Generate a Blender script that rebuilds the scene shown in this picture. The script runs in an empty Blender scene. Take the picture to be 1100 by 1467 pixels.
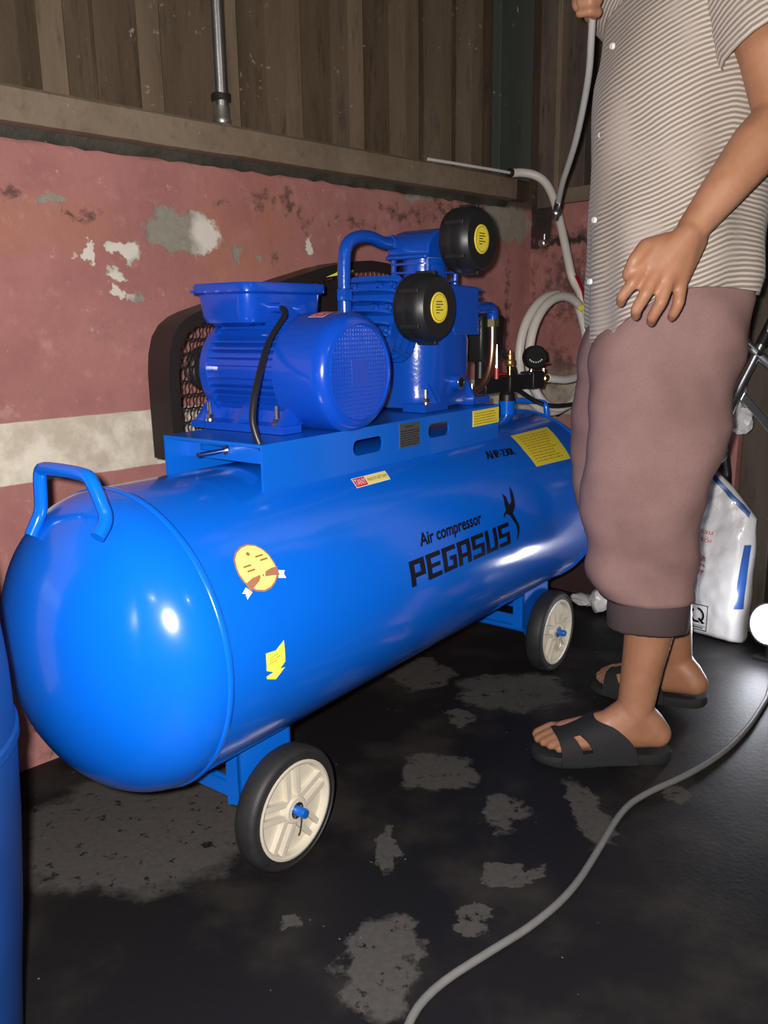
import bpy, bmesh, math, random
import numpy as np
from mathutils import Vector, Matrix, noise
from math import sin, cos, pi, sqrt, atan2, radians

SC = bpy.context.scene
COL = SC.collection
random.seed(7)

# ------------------------------------------------------------------ camera
F, PITCH, ROLL, YW, CH = 1202.3, radians(12.772), radians(-0.827), radians(44.68), 0.85
FW = Vector((cos(YW), sin(YW), 0)); RT = Vector((sin(YW), -cos(YW), 0)); UP = Vector((0, 0, 1))
_f = cos(PITCH) * FW - sin(PITCH) * UP
_u = cos(PITCH) * UP + sin(PITCH) * FW
_r = cos(ROLL) * RT + sin(ROLL) * _u
_u = -sin(ROLL) * RT + cos(ROLL) * _u
cam_d = bpy.data.cameras.new('camera')
cam = bpy.data.objects.new('camera', cam_d); COL.objects.link(cam)
cam_d.sensor_fit = 'VERTICAL'; cam_d.sensor_height = 36; cam_d.sensor_width = 27
cam_d.lens = F / 1467 * 36
cam_d.clip_start = 0.02
_m = Matrix((_r, _u, -_f)).transposed().to_4x4(); _m.translation = Vector((0, 0, CH))
cam.matrix_world = _m
SC.camera = cam

# ------------------------------------------------------------------ world, lights, exposure
SC.view_settings.view_transform = 'Standard'
SC.view_settings.look = 'None'
SC.view_settings.gamma = 1
SC.view_settings.use_curve_mapping = False
SC.view_settings.exposure = 0.0
wd = bpy.data.worlds.new('world'); SC.world = wd; wd.use_nodes = True
bg = wd.node_tree.nodes['Background']
bg.inputs[0].default_value = (0.75, 0.85, 1.0, 1); bg.inputs[1].default_value = 0.030

def lamp(name, loc, energy, radius, color=(1, 1, 1), typ='POINT'):
    d = bpy.data.lights.new(name, typ); d.energy = energy; d.color = color
    d.shadow_soft_size = radius
    o = bpy.data.objects.new(name, d); COL.objects.link(o); o.location = loc
    return o
# the phone's flash, beside its lens, and unseen bulbs added behind for highlights and fill
lamp('phone_flash', Vector((0, 0, CH)) - 0.03 * RT + Vector((0, 0, 0.02)), 120, 0.012, (1, 0.945, 0.895))
lamp('fill_bulb', (-1.3, -0.7, 2.1), 8, 0.03, (1, 0.95, 0.88))
lamp('fill_bulb', (0.6, -1.6, 2.2), 6, 0.03, (1, 0.95, 0.88))

# ------------------------------------------------------------------ material helpers
class NT:
    def __init__(s, mat):
        mat.use_nodes = True
        s.t = mat.node_tree; s.bsdf = s.t.nodes['Principled BSDF']
    def n(s, typ, ins=(), **props):
        nd = s.t.nodes.new(typ)
        for k, v in props.items(): setattr(nd, k, v)
        for i, v in (ins.items() if isinstance(ins, dict) else enumerate(ins)):
            if v is None: continue
            if isinstance(v, bpy.types.NodeSocket): s.t.links.new(v, nd.inputs[i])
            else: nd.inputs[i].default_value = v
        return nd
    def o(s, *a, **k): return s.n(*a, **k).outputs[0]
    def math(s, op, a, b=None, clamp=False): return s.o('ShaderNodeMath', (a, b), operation=op, use_clamp=clamp)
    def vec(s, op, a, b=None): return s.n('ShaderNodeVectorMath', (a, b), operation=op)
    def mix(s, fac, a, b):
        nd = s.t.nodes.new('ShaderNodeMix'); nd.data_type = 'RGBA'
        for i, v in ((0, fac), (6, a), (7, b)):
            if isinstance(v, bpy.types.NodeSocket): s.t.links.new(v, nd.inputs[i])
            else: nd.inputs[i].default_value = v if i == 0 else (*v[:3], 1)
        return nd.outputs[2]
    def ramp(s, fac, stops):
        nd = s.t.nodes.new('ShaderNodeValToRGB'); s.t.links.new(fac, nd.inputs[0])
        e = nd.color_ramp.elements
        while len(e) < len(stops): e.new(0.5)
        for el, (p, c) in zip(e, stops):
            el.position = p; el.color = (*c, 1) if len(c) == 3 else c
        return nd.outputs[0]
    def step(s, x, lo, hi):     # smoothstep
        return s.n('ShaderNodeMapRange', {0: x, 1: lo, 2: hi, 3: 0.0, 4: 1.0}, interpolation_type='SMOOTHSTEP').outputs[0]
    def noise(s, vec, scale, detail=4, rough=0.55, color=False):
        nd = s.n('ShaderNodeTexNoise', {'Vector': vec, 'Scale': scale, 'Detail': detail, 'Roughness': rough})
        return nd.outputs[1] if color else nd.outputs[0]
    def coord(s, kind='Object'): return s.n('ShaderNodeTexCoord').outputs[kind]
    def blobs(s, pos, L, soft=0.06):
        out = None
        for c, rad in L:
            d = s.vec('DIVIDE', s.vec('SUBTRACT', pos, c).outputs[0], rad).outputs[0]
            ln = s.vec('LENGTH', d).outputs['Value']
            m = s.n('ShaderNodeMapRange', {0: ln, 1: 1 - soft, 2: 1 + soft, 3: 1.0, 4: 0.0}).outputs[0]
            out = m if out is None else s.math('MAXIMUM', out, m)
        return out
    def link(s, sock, inp): s.t.links.new(sock, s.bsdf.inputs[inp])
    def bump(s, h, strength=0.3, dist=0.005):
        b = s.n('ShaderNodeBump', {'Strength': strength, 'Distance': dist, 'Height': h})
        s.t.links.new(b.outputs[0], s.bsdf.inputs['Normal'])

def mat(name, color, rough=0.5, metal=0.0, coat=0.0, spec=0.5, var=0.0, vscale=30, bump=0.0, bscale=200, emit=0, bdist=0.001):
    m = bpy.data.materials.new(name); t = NT(m); b = t.bsdf
    b.inputs['Base Color'].default_value = (*color, 1); b.inputs['Roughness'].default_value = rough
    b.inputs['Metallic'].default_value = metal; b.inputs['Coat Weight'].default_value = coat
    b.inputs['Coat Roughness'].default_value = 0.08
    b.inputs['Specular IOR Level'].default_value = spec
    if var or bump: co = t.coord()
    if var:
        nz = t.noise(co, vscale, 5)
        t.link(t.mix(nz, [c * (1 - var) for c in color], [min(1, c * (1 + var)) for c in color]), 'Base Color')
    if bump: t.bump(t.noise(co, bscale, 3), bump, bdist)
    if emit:
        b.inputs['Emission Color'].default_value = (*color, 1); b.inputs['Emission Strength'].default_value = emit
    return m

# ------------------------------------------------------------------ mesh helpers
class MB:
    def __init__(s): s.v = []; s.f = []; s.uv = None
    def add(s, vs, fs, fn=None):
        o = len(s.v); s.v += [tuple(fn(v)) if fn else tuple(v) for v in vs]
        s.f += [tuple(i + o for i in f) for f in fs]; return s
    def box(s, lo, hi, M=None):
        (a, b, c), (d, e, f) = lo, hi
        vs = [(a, b, c), (d, b, c), (d, e, c), (a, e, c), (a, b, f), (d, b, f), (d, e, f), (a, e, f)]
        return s.add(vs, [(0, 3, 2, 1), (4, 5, 6, 7), (0, 1, 5, 4), (1, 2, 6, 5), (2, 3, 7, 6), (3, 0, 4, 7)], (lambda v: M @ Vector(v)) if M else None)
    def rings(s, R, cap0=True, cap1=True, closed=False):
        n = len(R[0]); vs = [p for r in R for p in r]; fs = []
        m = len(R)
        for i in range(m if closed else m - 1):
            k = (i + 1) % m
            for j in range(n):
                fs.append((i * n + j, i * n + (j + 1) % n, k * n + (j + 1) % n, k * n + j))
        if not closed:
            if cap0: fs.append(tuple(range(n))[::-1])
            if cap1: fs.append(tuple((m - 1) * n + j for j in range(n)))
        return s.add(vs, fs)
    def lathe(s, prof, c=(0, 0, 0), axis=(0, 0, 1), seg=32, closed=False):
        """prof: (radius, distance along the axis)"""
        ax = Vector(axis).normalized(); t = ax.orthogonal().normalized(); w = ax.cross(t); c = Vector(c)
        R = [[c + ax * h + (t * cos(2 * pi * j / seg) + w * sin(2 * pi * j / seg)) * max(r, 1e-5) for j in range(seg)] for r, h in prof]
        return s.rings(R, closed=closed)
    def cyl(s, p0, p1, r0, r1=None, seg=20):
        p0, p1 = Vector(p0), Vector(p1); d = p1 - p0
        return s.lathe([(r0, 0), (r0 if r1 is None else r1, d.length)], p0, d, seg)
    def tube(s, pts, r, seg=12, smooth=0, closed=False):
        P = [Vector(p) for p in pts]
        for _ in range(smooth): P = spline(P, closed)
        n = len(P); R = []; nrm = None
        for i in range(n):
            if closed: t = P[(i + 1) % n] - P[i - 1]
            else: t = P[min(i + 1, n - 1)] - P[max(i - 1, 0)]
            t.normalize()
            nrm = t.orthogonal() if nrm is None else nrm - t * nrm.dot(t)
            nrm.normalize(); b = t.cross(nrm)
            rr = r(i / (n - 1)) if callable(r) else r
            R.append([P[i] + (nrm * cos(2 * pi * j / seg) + b * sin(2 * pi * j / seg)) * rr for j in range(seg)])
        return s.rings(R, closed=closed)
    def prism(s, outline, h0, h1, fn):
        """outline in 2D, fn(x, y, h) -> point"""
        n = len(outline)
        vs = [fn(x, y, h0) for x, y in outline] + [fn(x, y, h1) for x, y in outline]
        return s.add(vs, [tuple(range(n))[::-1], tuple(range(n, 2 * n))] + [(i, (i + 1) % n, n + (i + 1) % n, n + i) for i in range(n)])
    def build(s, name, material, parent=None, smooth=35, bevel=0, seg=2, fix=True):
        me = bpy.data.meshes.new(name); me.from_pydata(s.v, [], s.f)
        if fix:
            bm = bmesh.new(); bm.from_mesh(me); bmesh.ops.recalc_face_normals(bm, faces=bm.faces); bm.to_mesh(me); bm.free()
        return mesh_obj(name, me, material, parent, smooth, bevel, seg)

def mesh_obj(name, me, material, parent=None, smooth=35, bevel=0, seg=2):
    me.materials.append(material)
    if smooth:
        me.polygons.foreach_set('use_smooth', [True] * len(me.polygons))
        me.set_sharp_from_angle(angle=radians(smooth))
    o = bpy.data.objects.new(name, me); COL.objects.link(o)
    if parent: o.parent = parent
    if bevel:
        b = o.modifiers.new('b', 'BEVEL'); b.width = bevel; b.segments = seg; b.limit_method = 'ANGLE'; b.angle_limit = radians(40)
        b.harden_normals = False
    return o

def spline(P, closed=False):
    """one round of corner cutting, end points kept"""
    Q = [] if closed else [P[0]]
    n = len(P)
    for i in range(n if closed else n - 1):
        a, b = P[i], P[(i + 1) % n]
        Q += [a * .75 + b * .25, a * .25 + b * .75]
    if not closed: Q.append(P[-1])
    return Q

def empty(name, loc=(0, 0, 0), rz=0, parent=None):
    o = bpy.data.objects.new(name, None); COL.objects.link(o); o.location = loc; o.rotation_euler = (0, 0, rz)
    o.empty_display_size = 0.1
    if parent: o.parent = parent
    return o
def tag(o, label, cat, group=None):
    o['label'] = label; o['category'] = cat
    if group: o['group'] = group
    return o
def struct(o): o['kind'] = 'structure'; return o
def lab(o, s): o['label'] = s; return o

def text_polys(txt, size=1.0):
    cu = bpy.data.curves.new('t', 'FONT'); cu.body = txt; cu.size = size; cu.resolution_u = 3
    ob = bpy.data.objects.new('t', cu); COL.objects.link(ob)
    dg = bpy.context.evaluated_depsgraph_get(); dg.update()
    me = bpy.data.meshes.new_from_object(ob.evaluated_get(dg))
    vs = [tuple(v.co) for v in me.vertices]; fs = [tuple(p.vertices) for p in me.polygons]
    bpy.data.objects.remove(ob); bpy.data.curves.remove(cu); bpy.data.meshes.remove(me)
    return vs, fs
def text_fit(mb, txt, fn, w, h=None):
    """text laid into a w x h box whose lower left corner is fn(0, 0)"""
    vs, fs = text_polys(txt)
    x0 = min(v[0] for v in vs); x1 = max(v[0] for v in vs); y1 = max(v[1] for v in vs)
    sx = w / (x1 - x0); sy = sx if h is None else h / y1
    mb.add([((v[0] - x0) * sx, v[1] * sy, 0) for v in vs], fs, lambda v: fn(v[0], v[1]))

# ------------------------------------------------------------------ structure: floor
YWALL, XEND = 1.561, 2.235
m_floor = bpy.data.materials.new('wet_floor'); t = NT(m_floor)
co = t.coord()
sd = t.n('ShaderNodeMapping', {'Vector': co, 'Rotation': (0, 0, radians(45.32))}).outputs[0]
wob = t.vec('SCALE', t.vec('SUBTRACT', t.noise(sd, 11, 6, .62, True), (.5, .5, .5)).outputs[0]); wob.inputs[3].default_value = 0.17
pos = t.vec('MULTIPLY', t.vec('ADD', sd, wob.outputs[0]).outputs[0], (1, 1, 0)).outputs[0]
FB = [(-.016, .978, .055, .10), (.102, 1.470, .069, .075), (.214, 1.327, .045, .06), (.348, 1.326, .04, .10), (.193, 1.157, .042, .020),
      (.128, 1.060, .020, .026), (-.005, 1.230, .018, .061), (.085, 1.939, .075, .084), (.30, 1.835, .13, .10), (-.44, 1.30, .22, .18),
      (-.138, 1.081, .021, .017), (.524, 1.376, .022, .023), (-.40, 1.55, .2, .12), (.16, 1.70, .03, .03)]
dry = t.blobs(pos, [((a, b, 0), (c, d, 1)) for a, b, c, d in FB], .10)
fine = t.noise(sd, 90, 5, .6)
dry = t.math('MULTIPLY', dry, t.step(t.noise(sd, 38, 4, .7), .34, .42))
big = t.noise(sd, 5, 4)
wetc = t.mix(t.step(big, .45, .72), (.0095, .009, .0105), (.030, .026, .022))
dryc = t.mix(fine, (.042, .038, .036), (.088, .08, .073))
speck = t.step(t.n('ShaderNodeTexVoronoi', {'Vector': sd, 'Scale': 42.0}).outputs[0], .075, .05)
speck = t.math('MULTIPLY', speck, t.step(t.noise(sd, 9, 2), .56, .62))
col = t.mix(dry, wetc, dryc)
col = t.mix(t.math('MULTIPLY', speck, .75), col, (.22, .2, .19))
t.link(col, 'Base Color')
t.link(t.n('ShaderNodeMapRange', {0: dry, 1: 0.0, 2: 1.0, 3: .55, 4: .9}).outputs[0], 'Roughness')
t.bsdf.inputs['Specular IOR Level'].default_value = .22
t.bump(t.math('ADD', fine, t.math('MULTIPLY', dry, .4)), .22, .003)
struct(MB().box((-2.5, -2.5, -.08), (4.2, YWALL + .16, 0)).build('floor', m_floor, smooth=0))

# ------------------------------------------------------------------ structure: left wall (pink plaster, cream band)
def pink_wall(name, axis):
    m = bpy.data.materials.new(name); t = NT(m); co = t.coord()
    wob = t.vec('SCALE', t.vec('SUBTRACT', t.noise(co, 26, 6, .65, True), (.5, .5, .5)).outputs[0]); wob.inputs[3].default_value = 0.075
    wpos = t.vec('ADD', co, wob.outputs[0]).outputs[0]
    wpos = t.vec('MULTIPLY', wpos, (1, 0, 1) if axis == 'x' else (0, 1, 1)).outputs[0]
    z = t.n('ShaderNodeSeparateXYZ', (co,)).outputs[2]
    n1 = t.noise(co, 4.5, 5, .6); n2 = t.noise(co, 19, 6, .65); n3 = t.noise(co, 70, 4, .6)
    pink = t.mix(t.step(n1, .3, .7), (.315, .128, .118), (.425, .185, .170))
    pink = t.mix(t.math('MULTIPLY', t.step(n2, .55, .8), .55), pink, (.55, .29, .255))
    pink = t.mix(t.math('MULTIPLY', t.step(n3, .6, .8), .25), pink, (.2, .08, .07))
    n4 = t.noise(co, 9, 6, .7)
    pink = t.mix(t.math('MULTIPLY', t.step(n4, .52, .68), .55), pink, (.27, .135, .115))
    pink = t.mix(t.math('MULTIPLY', t.step(t.noise(co, 12, 5, .7), .60, .72), .5), pink, (.50, .30, .24))
    pink = t.mix(t.math('MULTIPLY', t.step(t.noise(co, 45, 5, .75), .62, .72), .45), pink, (.66, .46, .40))
    # the cream band, brush-painted, its edges a little uneven
    zz = t.math('ADD', z, t.math('MULTIPLY', t.math('SUBTRACT', n2, .5), .006))
    band = t.math('MULTIPLY', t.step(zz, .564, .567), t.step(zz, .681, .678))
    cream = t.mix(t.step(n2, .35, .7), (.52, .45, .36), (.74, .68, .57))
    cream = t.mix(t.math('MULTIPLY', t.step(n3, .62, .75), .3), cream, (.33, .29, .23))
    c = t.mix(band, pink, cream)
    if axis == 'x':
        P3 = lambda L: [((x, 0, zz), (a, 1, b)) for x, zz, a, b in L]
        ochre = P3([(1.09, 1.02, .05, .12), (1.235, 1.05, .07, .10), (1.16, .98, .05, .06), (.62, 1.03, .12, .05), (.78, 1.03, .07, .05)])
        dirt = P3([(1.21, 1.115, .05, .016), (1.285, 1.12, .035, .04), (1.33, 1.08, .05, .03), (1.10, 1.10, .03, .012), (.655, 1.08, .03, .022), (.79, 1.05, .06, .012), (1.245, 1.00, .03, .03),
                    (1.9, 1.11, .12, .04), (2.12, .9, .02, .3), (1.66, 1.12, .14, .03), (1.85, 1.13, .15, .05), (1.5, 1.09, .12, .02), (1.98, 1.05, .06, .03), (.62, .10, .06, .05), (1.0, .02, .7, .03)])
        gray = P3([(.972, 1.036, .060, .040), (1.042, 1.032, .050, .043), (.845, .998, .018, .014), (.880, .992, .026, .020), (.79, .985, .012, .016), (.845, .945, .022, .013),
                   (.85, .912, .015, .012), (.885, .905, .02, .01), (.60, 1.165, .03, .02), (.73, 1.07, .02, .01), (1.14, 1.00, .011, .018), (1.345, 1.02, .008, .025),
                   (1.195, .985, .009, .012), (2.10, 1.13, .13, .055), (1.72, 1.165, .06, .012), (.97, .86, .01, .006), (.6, .155, .04, .03)])
        c = t.mix(t.math('MULTIPLY', t.blobs(wpos, ochre, .75), .42), c, (.36, .155, .075))
        dm = t.step(t.math('ADD', t.blobs(wpos, dirt, .95), t.math('MULTIPLY', t.math('SUBTRACT', t.noise(co, 34, 6, .7), .5), 2.4)), .62, 1.15)
        c = t.mix(t.math('MULTIPLY', dm, .85), c, (.085, .05, .04))
        gm = t.blobs(wpos, gray, .10)
        white = t.blobs(wpos, P3([(1.062, 1.03, .036, .05), (.79, .985, .03, .03), (.865, .994, .05, .022), (.85, .925, .03, .04), (1.345, 1.02, .02, .04)]), .4)
        c = t.mix(gm, c, t.mix(white, t.mix(n3, (.20, .185, .15), (.34, .31, .26)), (.66, .61, .54)))
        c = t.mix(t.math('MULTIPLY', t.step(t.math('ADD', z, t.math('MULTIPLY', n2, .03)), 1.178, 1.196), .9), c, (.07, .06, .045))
        spots = t.math('MULTIPLY', t.step(t.n('ShaderNodeTexVoronoi', {'Vector': wpos, 'Scale': 15.0}).outputs[0], .085, .06), t.step(t.noise(co, 3, 2), .5, .56))
        c = t.mix(t.math('MULTIPLY', spots, .65), c, (.62, .5, .43))
        ht = t.math('SUBTRACT', t.math('MULTIPLY', n3, .3), gm)
    else:
        P3 = lambda L: [((0, y, zz), (1, a, b)) for y, zz, a, b in L]
        dirt = P3([(1.53, 1.15, .05, .07), (1.50, 1.06, .04, .012), (1.42, 1.09, .12, .02), (1.4, .95, .2, .14), (1.45, .7, .1, .1), (1.2, 1.1, .3, .03)])
        dm = t.step(t.math('ADD', t.blobs(wpos, dirt, .95), t.math('MULTIPLY', t.math('SUBTRACT', t.noise(co, 30, 6, .7), .5), 2.2)), .5, 1.1)
        c = t.mix(t.math('MULTIPLY', dm, .8), c, (.06, .04, .033))
        blk = t.math('MAXIMUM', t.blobs(wpos, P3([(1.525, 1.15, .045, .095), (1.50, 1.075, .16, .012)]), .25), t.step(t.math('ADD', t.math('ADD', z, t.math('MULTIPLY', n2, .05)), t.math('MULTIPLY', t.step(t.n('ShaderNodeSeparateXYZ', (co,)).outputs[1], 1.0, 1.15), -.18)), .16, .07))
        c = t.mix(t.math('MULTIPLY', blk, .92), c, (.018, .015, .014))
        gm = t.blobs(wpos, P3([(1.47, .62, .12, .09)]), .3)
        c = t.mix(t.math('MULTIPLY', gm, .6), c, (.22, .19, .15))
        ht = t.math('MULTIPLY', n3, .3)
    t.link(c, 'Base Color'); t.bsdf.inputs['Roughness'].default_value = .72; t.bsdf.inputs['Specular IOR Level'].default_value = .3
    t.bump(t.math('ADD', ht, t.math('MULTIPLY', n2, .8)), .35, .006)
    return m
wall_left = struct(MB().box((-1.0, YWALL, 0), (XEND + .12, YWALL + .14, 1.19)).build('wall_left', pink_wall('pink_plaster', 'x'), smooth=0))
wall_right = struct(MB().box((XEND, .885, 0), (XEND + .12, YWALL, 1.19)).build('wall_right', pink_wall('pink_plaster_end', 'y'), smooth=0))

def weathered(name, c0, c1, stain, speck, scale=6, vert=True, amt=.6):
    m = bpy.data.materials.new(name); t = NT(m); co = t.coord()
    st = t.n('ShaderNodeMapping', {'Vector': co, 'Scale': (1, 1, .16 if vert else 1)}).outputs[0]
    a = t.noise(st, scale, 5, .6); b = t.noise(st, scale * 5, 6, .65); c3 = t.noise(co, 60, 4, .6)
    c = t.mix(t.step(a, .3, .7), c0, c1)
    c = t.mix(t.math('MULTIPLY', t.step(b, .5, .75), amt), c, stain)
    k = t.math('MULTIPLY', t.step(c3, .64, .70), t.step(t.noise(co, 7, 3), .45, .62))
    c = t.mix(k, c, speck)
    t.link(c, 'Base Color'); t.bsdf.inputs['Roughness'].default_value = .6; t.bsdf.inputs['Specular IOR Level'].default_value = .35
    t.bump(t.math('ADD', b, t.math('MULTIPLY', c3, .6)), .35, .004)
    return m
m_corr = weathered('rusty_brown_sheet', (.052, .036, .023), (.105, .073, .046), (.024, .017, .012), (.25, .21, .165), 8, True, .75)
m_ridge = weathered('pale_ridge', (.115, .082, .052), (.165, .122, .08), (.06, .042, .028), (.28, .24, .19), 10, True, .6)
# corrugated sheets above the ledge
def corrugated(x0, x1, peaks, y):
    prof = [(x0, 0)]
    for p in peaks:
        prof += [(p - .042, 0), (p - .024, .040), (p + .024, .040), (p + .042, 0)]
    prof.append((x1, 0))
    mb = MB(); n = len(prof)
    vs = [(x, y - d, z) for x, d in prof for z in (1.20, 2.6)] + [(x, y - d + .003, z) for x, d in prof for z in (1.20, 2.6)]
    o = 2 * n
    fs = []
    for i in range(n - 1):
        a = 2 * i; fs += [(a, a + 2, a + 3, a + 1), (o + a, o + a + 1, o + a + 3, o + a + 2)]
        fs += [(a, o + a, o + a + 2, a + 2), (a + 1, a + 3, o + a + 3, o + a + 1)]
    fs += [(0, 1, o + 1, o), (2 * n - 2, o + 2 * n - 2, o + 2 * n - 1, 2 * n - 1)]
    ob = mb.add(vs, fs).build('corrugated_sheet', m_corr, wall_left, smooth=0)
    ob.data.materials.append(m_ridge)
    for p in ob.data.polygons:                 # ridge tops coloured paler than the valleys, for stronger contrast
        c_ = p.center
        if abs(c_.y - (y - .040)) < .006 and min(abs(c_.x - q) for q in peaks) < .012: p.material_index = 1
    return ob
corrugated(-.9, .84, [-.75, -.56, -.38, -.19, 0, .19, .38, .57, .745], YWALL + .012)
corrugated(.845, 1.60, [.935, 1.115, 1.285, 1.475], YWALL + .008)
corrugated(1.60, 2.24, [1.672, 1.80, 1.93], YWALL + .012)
MB().box((-1.0, YWALL + .03, 1.19), (XEND + .12, YWALL + .14, 2.6)).build('backing_wall', m_corr, wall_left, smooth=0)
MB().box((XEND + .001, .885, 1.19), (XEND + .12, YWALL + .03, 2.6)).build('backing_wall', m_corr, wall_right, smooth=0)
# concrete ledge running along the wall
m_ledge = weathered('ledge_concrete', (.16, .118, .080), (.215, .163, .115), (.09, .066, .045), (.33, .27, .2), 9, False, .45)
led = MB()
L = [-.95 + i * (2.10 + .95) / 60 for i in range(61)]
R = []
for i, x in enumerate(L):
    j = .0025 * noise.noise((x * 7, 0, 0)); k = .003 * noise.noise((x * 11, 3, 0))
    R.append([(x, 1.519 + j, 1.190 + k), (x, 1.517 + j, 1.243), (x, 1.523 + j, 1.249 + k * .4), (x, 1.58, 1.249), (x, 1.58, 1.190), (x, 1.54, 1.188 + k)])
struct(led.rings(R).build('trim_1', m_ledge, smooth=30))
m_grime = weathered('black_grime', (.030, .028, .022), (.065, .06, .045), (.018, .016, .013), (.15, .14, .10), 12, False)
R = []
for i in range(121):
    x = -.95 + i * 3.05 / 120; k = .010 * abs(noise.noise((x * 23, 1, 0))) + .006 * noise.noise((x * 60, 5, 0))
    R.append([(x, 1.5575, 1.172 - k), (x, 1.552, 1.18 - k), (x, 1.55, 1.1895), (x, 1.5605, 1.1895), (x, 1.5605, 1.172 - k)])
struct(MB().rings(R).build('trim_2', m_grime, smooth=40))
# corner boards: green peeling one on the left wall, timber ones on the end wall
m_green = weathered('peeling_green_paint', (.045, .055, .047), (.075, .085, .072), (.055, .036, .033), (.42, .39, .32), 5, True, .6)
MB().box((2.035, 1.535, 1.247), (2.192, 1.565, 2.6)).build('corner_board', m_green, wall_left, smooth=0, bevel=.002)
m_wood = weathered('old_timber', (.072, .056, .042), (.125, .10, .075), (.04, .03, .023), (.19, .16, .125), 14, True, .8)
m_wood2 = weathered('pale_timber', (.15, .11, .075), (.20, .15, .10), (.08, .06, .045), (.25, .2, .15), 14)
m_dark = weathered('dark_timber', (.035, .025, .018), (.06, .043, .03), (.02, .015, .012), (.09, .07, .055), 10)
for y0, y1, th, z0, mm in ((1.474, 1.534, .012, 1.175, m_wood), (1.458, 1.473, .02, 1.17, m_wood2), (1.405, 1.457, .006, 1.21, m_wood), (1.375, 1.404, .014, 1.21, m_wood),
                           (1.28, 1.374, .002, 1.21, m_dark), (1.19, 1.279, .008, 1.21, m_dark), (1.09, 1.189, .004, 1.21, m_wood), (.99, 1.089, .009, 1.21, m_dark), (.885, .989, .004, 1.21, m_wood)):
    MB().box((XEND - th, y0, z0), (XEND + .03, y1, 2.6)).build('board', mm, wall_right, smooth=0, bevel=.0015)
struct(MB().box((XEND - .022, .885, 1.180), (XEND + .05, 1.450, 1.222)).build('trim_3', m_ledge, smooth=0, bevel=.004))
# dark post that closes the end wall on its open side, and a dark slatted shutter behind it
m_post = weathered('dark_post', (.06, .046, .034), (.088, .068, .05), (.035, .027, .02), (.13, .1, .08), 7)
struct(MB().box((XEND + .02, .79, 0), (XEND + .14, .883, 2.6)).build('trim_4', m_post, smooth=0, bevel=.004))
wall_back = struct(MB().box((2.75, -1.2, 0), (2.85, .9, 2.6)).build('wall_back', m_dark, smooth=0))
m_slat = mat('dark_slat', (.018, .017, .018), .5, var=.3, vscale=20)
for k in range(20):
    z = .03 + k * .075
    MB().box((2.715, -1.1, z), (2.752, .85, z + .052)).build('slat', m_slat, wall_back, smooth=0, bevel=.004)
# ------------------------------------------------------------------ materials of the things
def paint(name, c, rough=.22, coat=.4, bump=.06, bs=90):
    m = mat(name, c, rough, 0, coat, .5, var=.06, vscale=14, bump=bump, bscale=bs, bdist=.002); return m
M_TANK = paint('blue_tank_paint', (.002, .125, .68), .19, .45, .05, 28)
M_PLATE = paint('blue_plate_paint', (.002, .12, .60), .32, .3, .06, 60)
M_MOTOR = paint('deep_blue_paint', (.004, .06, .47), .22, .5, .10, 70)
M_PUMP = paint('blue_cast_paint', (.004, .065, .43), .25, .5, .28, 130)
M_BLACK = mat('black_plastic', (.012, .012, .013), .42, bump=.1, bscale=300)
M_GUARD = mat('black_guard_paint', (.020, .015, .015), .4)
M_RUBBER = mat('tyre_rubber', (.018, .018, .019), .6, var=.5, vscale=40, bump=.2, bscale=120)
M_RIM = mat('cream_plastic_rim', (.60, .55, .45), .4, var=.06, vscale=25)
M_YEL = mat('yellow_label', (.80, .66, .05), .45, var=.08, vscale=60)
M_YELP = mat('pale_yellow_sticker', (.90, .77, .22), .35)
M_YELB = mat('bright_yellow_sticker', (.93, .86, .10), .4)
M_RED = mat('red_sticker', (.62, .02, .03), .4)
M_WHITE = mat('white_sticker', (.85, .84, .80), .4)
M_INK = mat('black_print', (.006, .007, .014), .35)
M_BRINK = mat('brown_print', (.30, .16, .03), .5)
M_COPPER_TXT = mat('copper_print', (.50, .22, .13), .35, .3)
M_PLATEGREY = mat('grey_data_plate', (.085, .085, .09), .4, .2)
M_BRASS = mat('brass', (.72, .48, .20), .25, 1.0)
M_ORANGEBRASS = mat('orange_brass', (.80, .36, .12), .3, .9)
M_COPPER = mat('copper_pipe', (.74, .38, .24), .36, 1.0, var=.25, vscale=60)
M_STEEL = mat('zinc_bolt', (.72, .72, .70), .25, 1.0)
M_CHROME = mat('chrome', (.74, .75, .78), .30, 1.0, var=.15, vscale=30)
M_CABLE = mat('black_cable', (.014, .014, .016), .4)
M_REDH = mat('red_handle', (.40, .012, .02), .4)
M_HOSE = mat('white_hose', (.62, .58, .53), .45, var=.08, vscale=30)
M_GREYCORD = mat('grey_cord', (.16, .155, .15), .6, var=.2, vscale=60)

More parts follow.
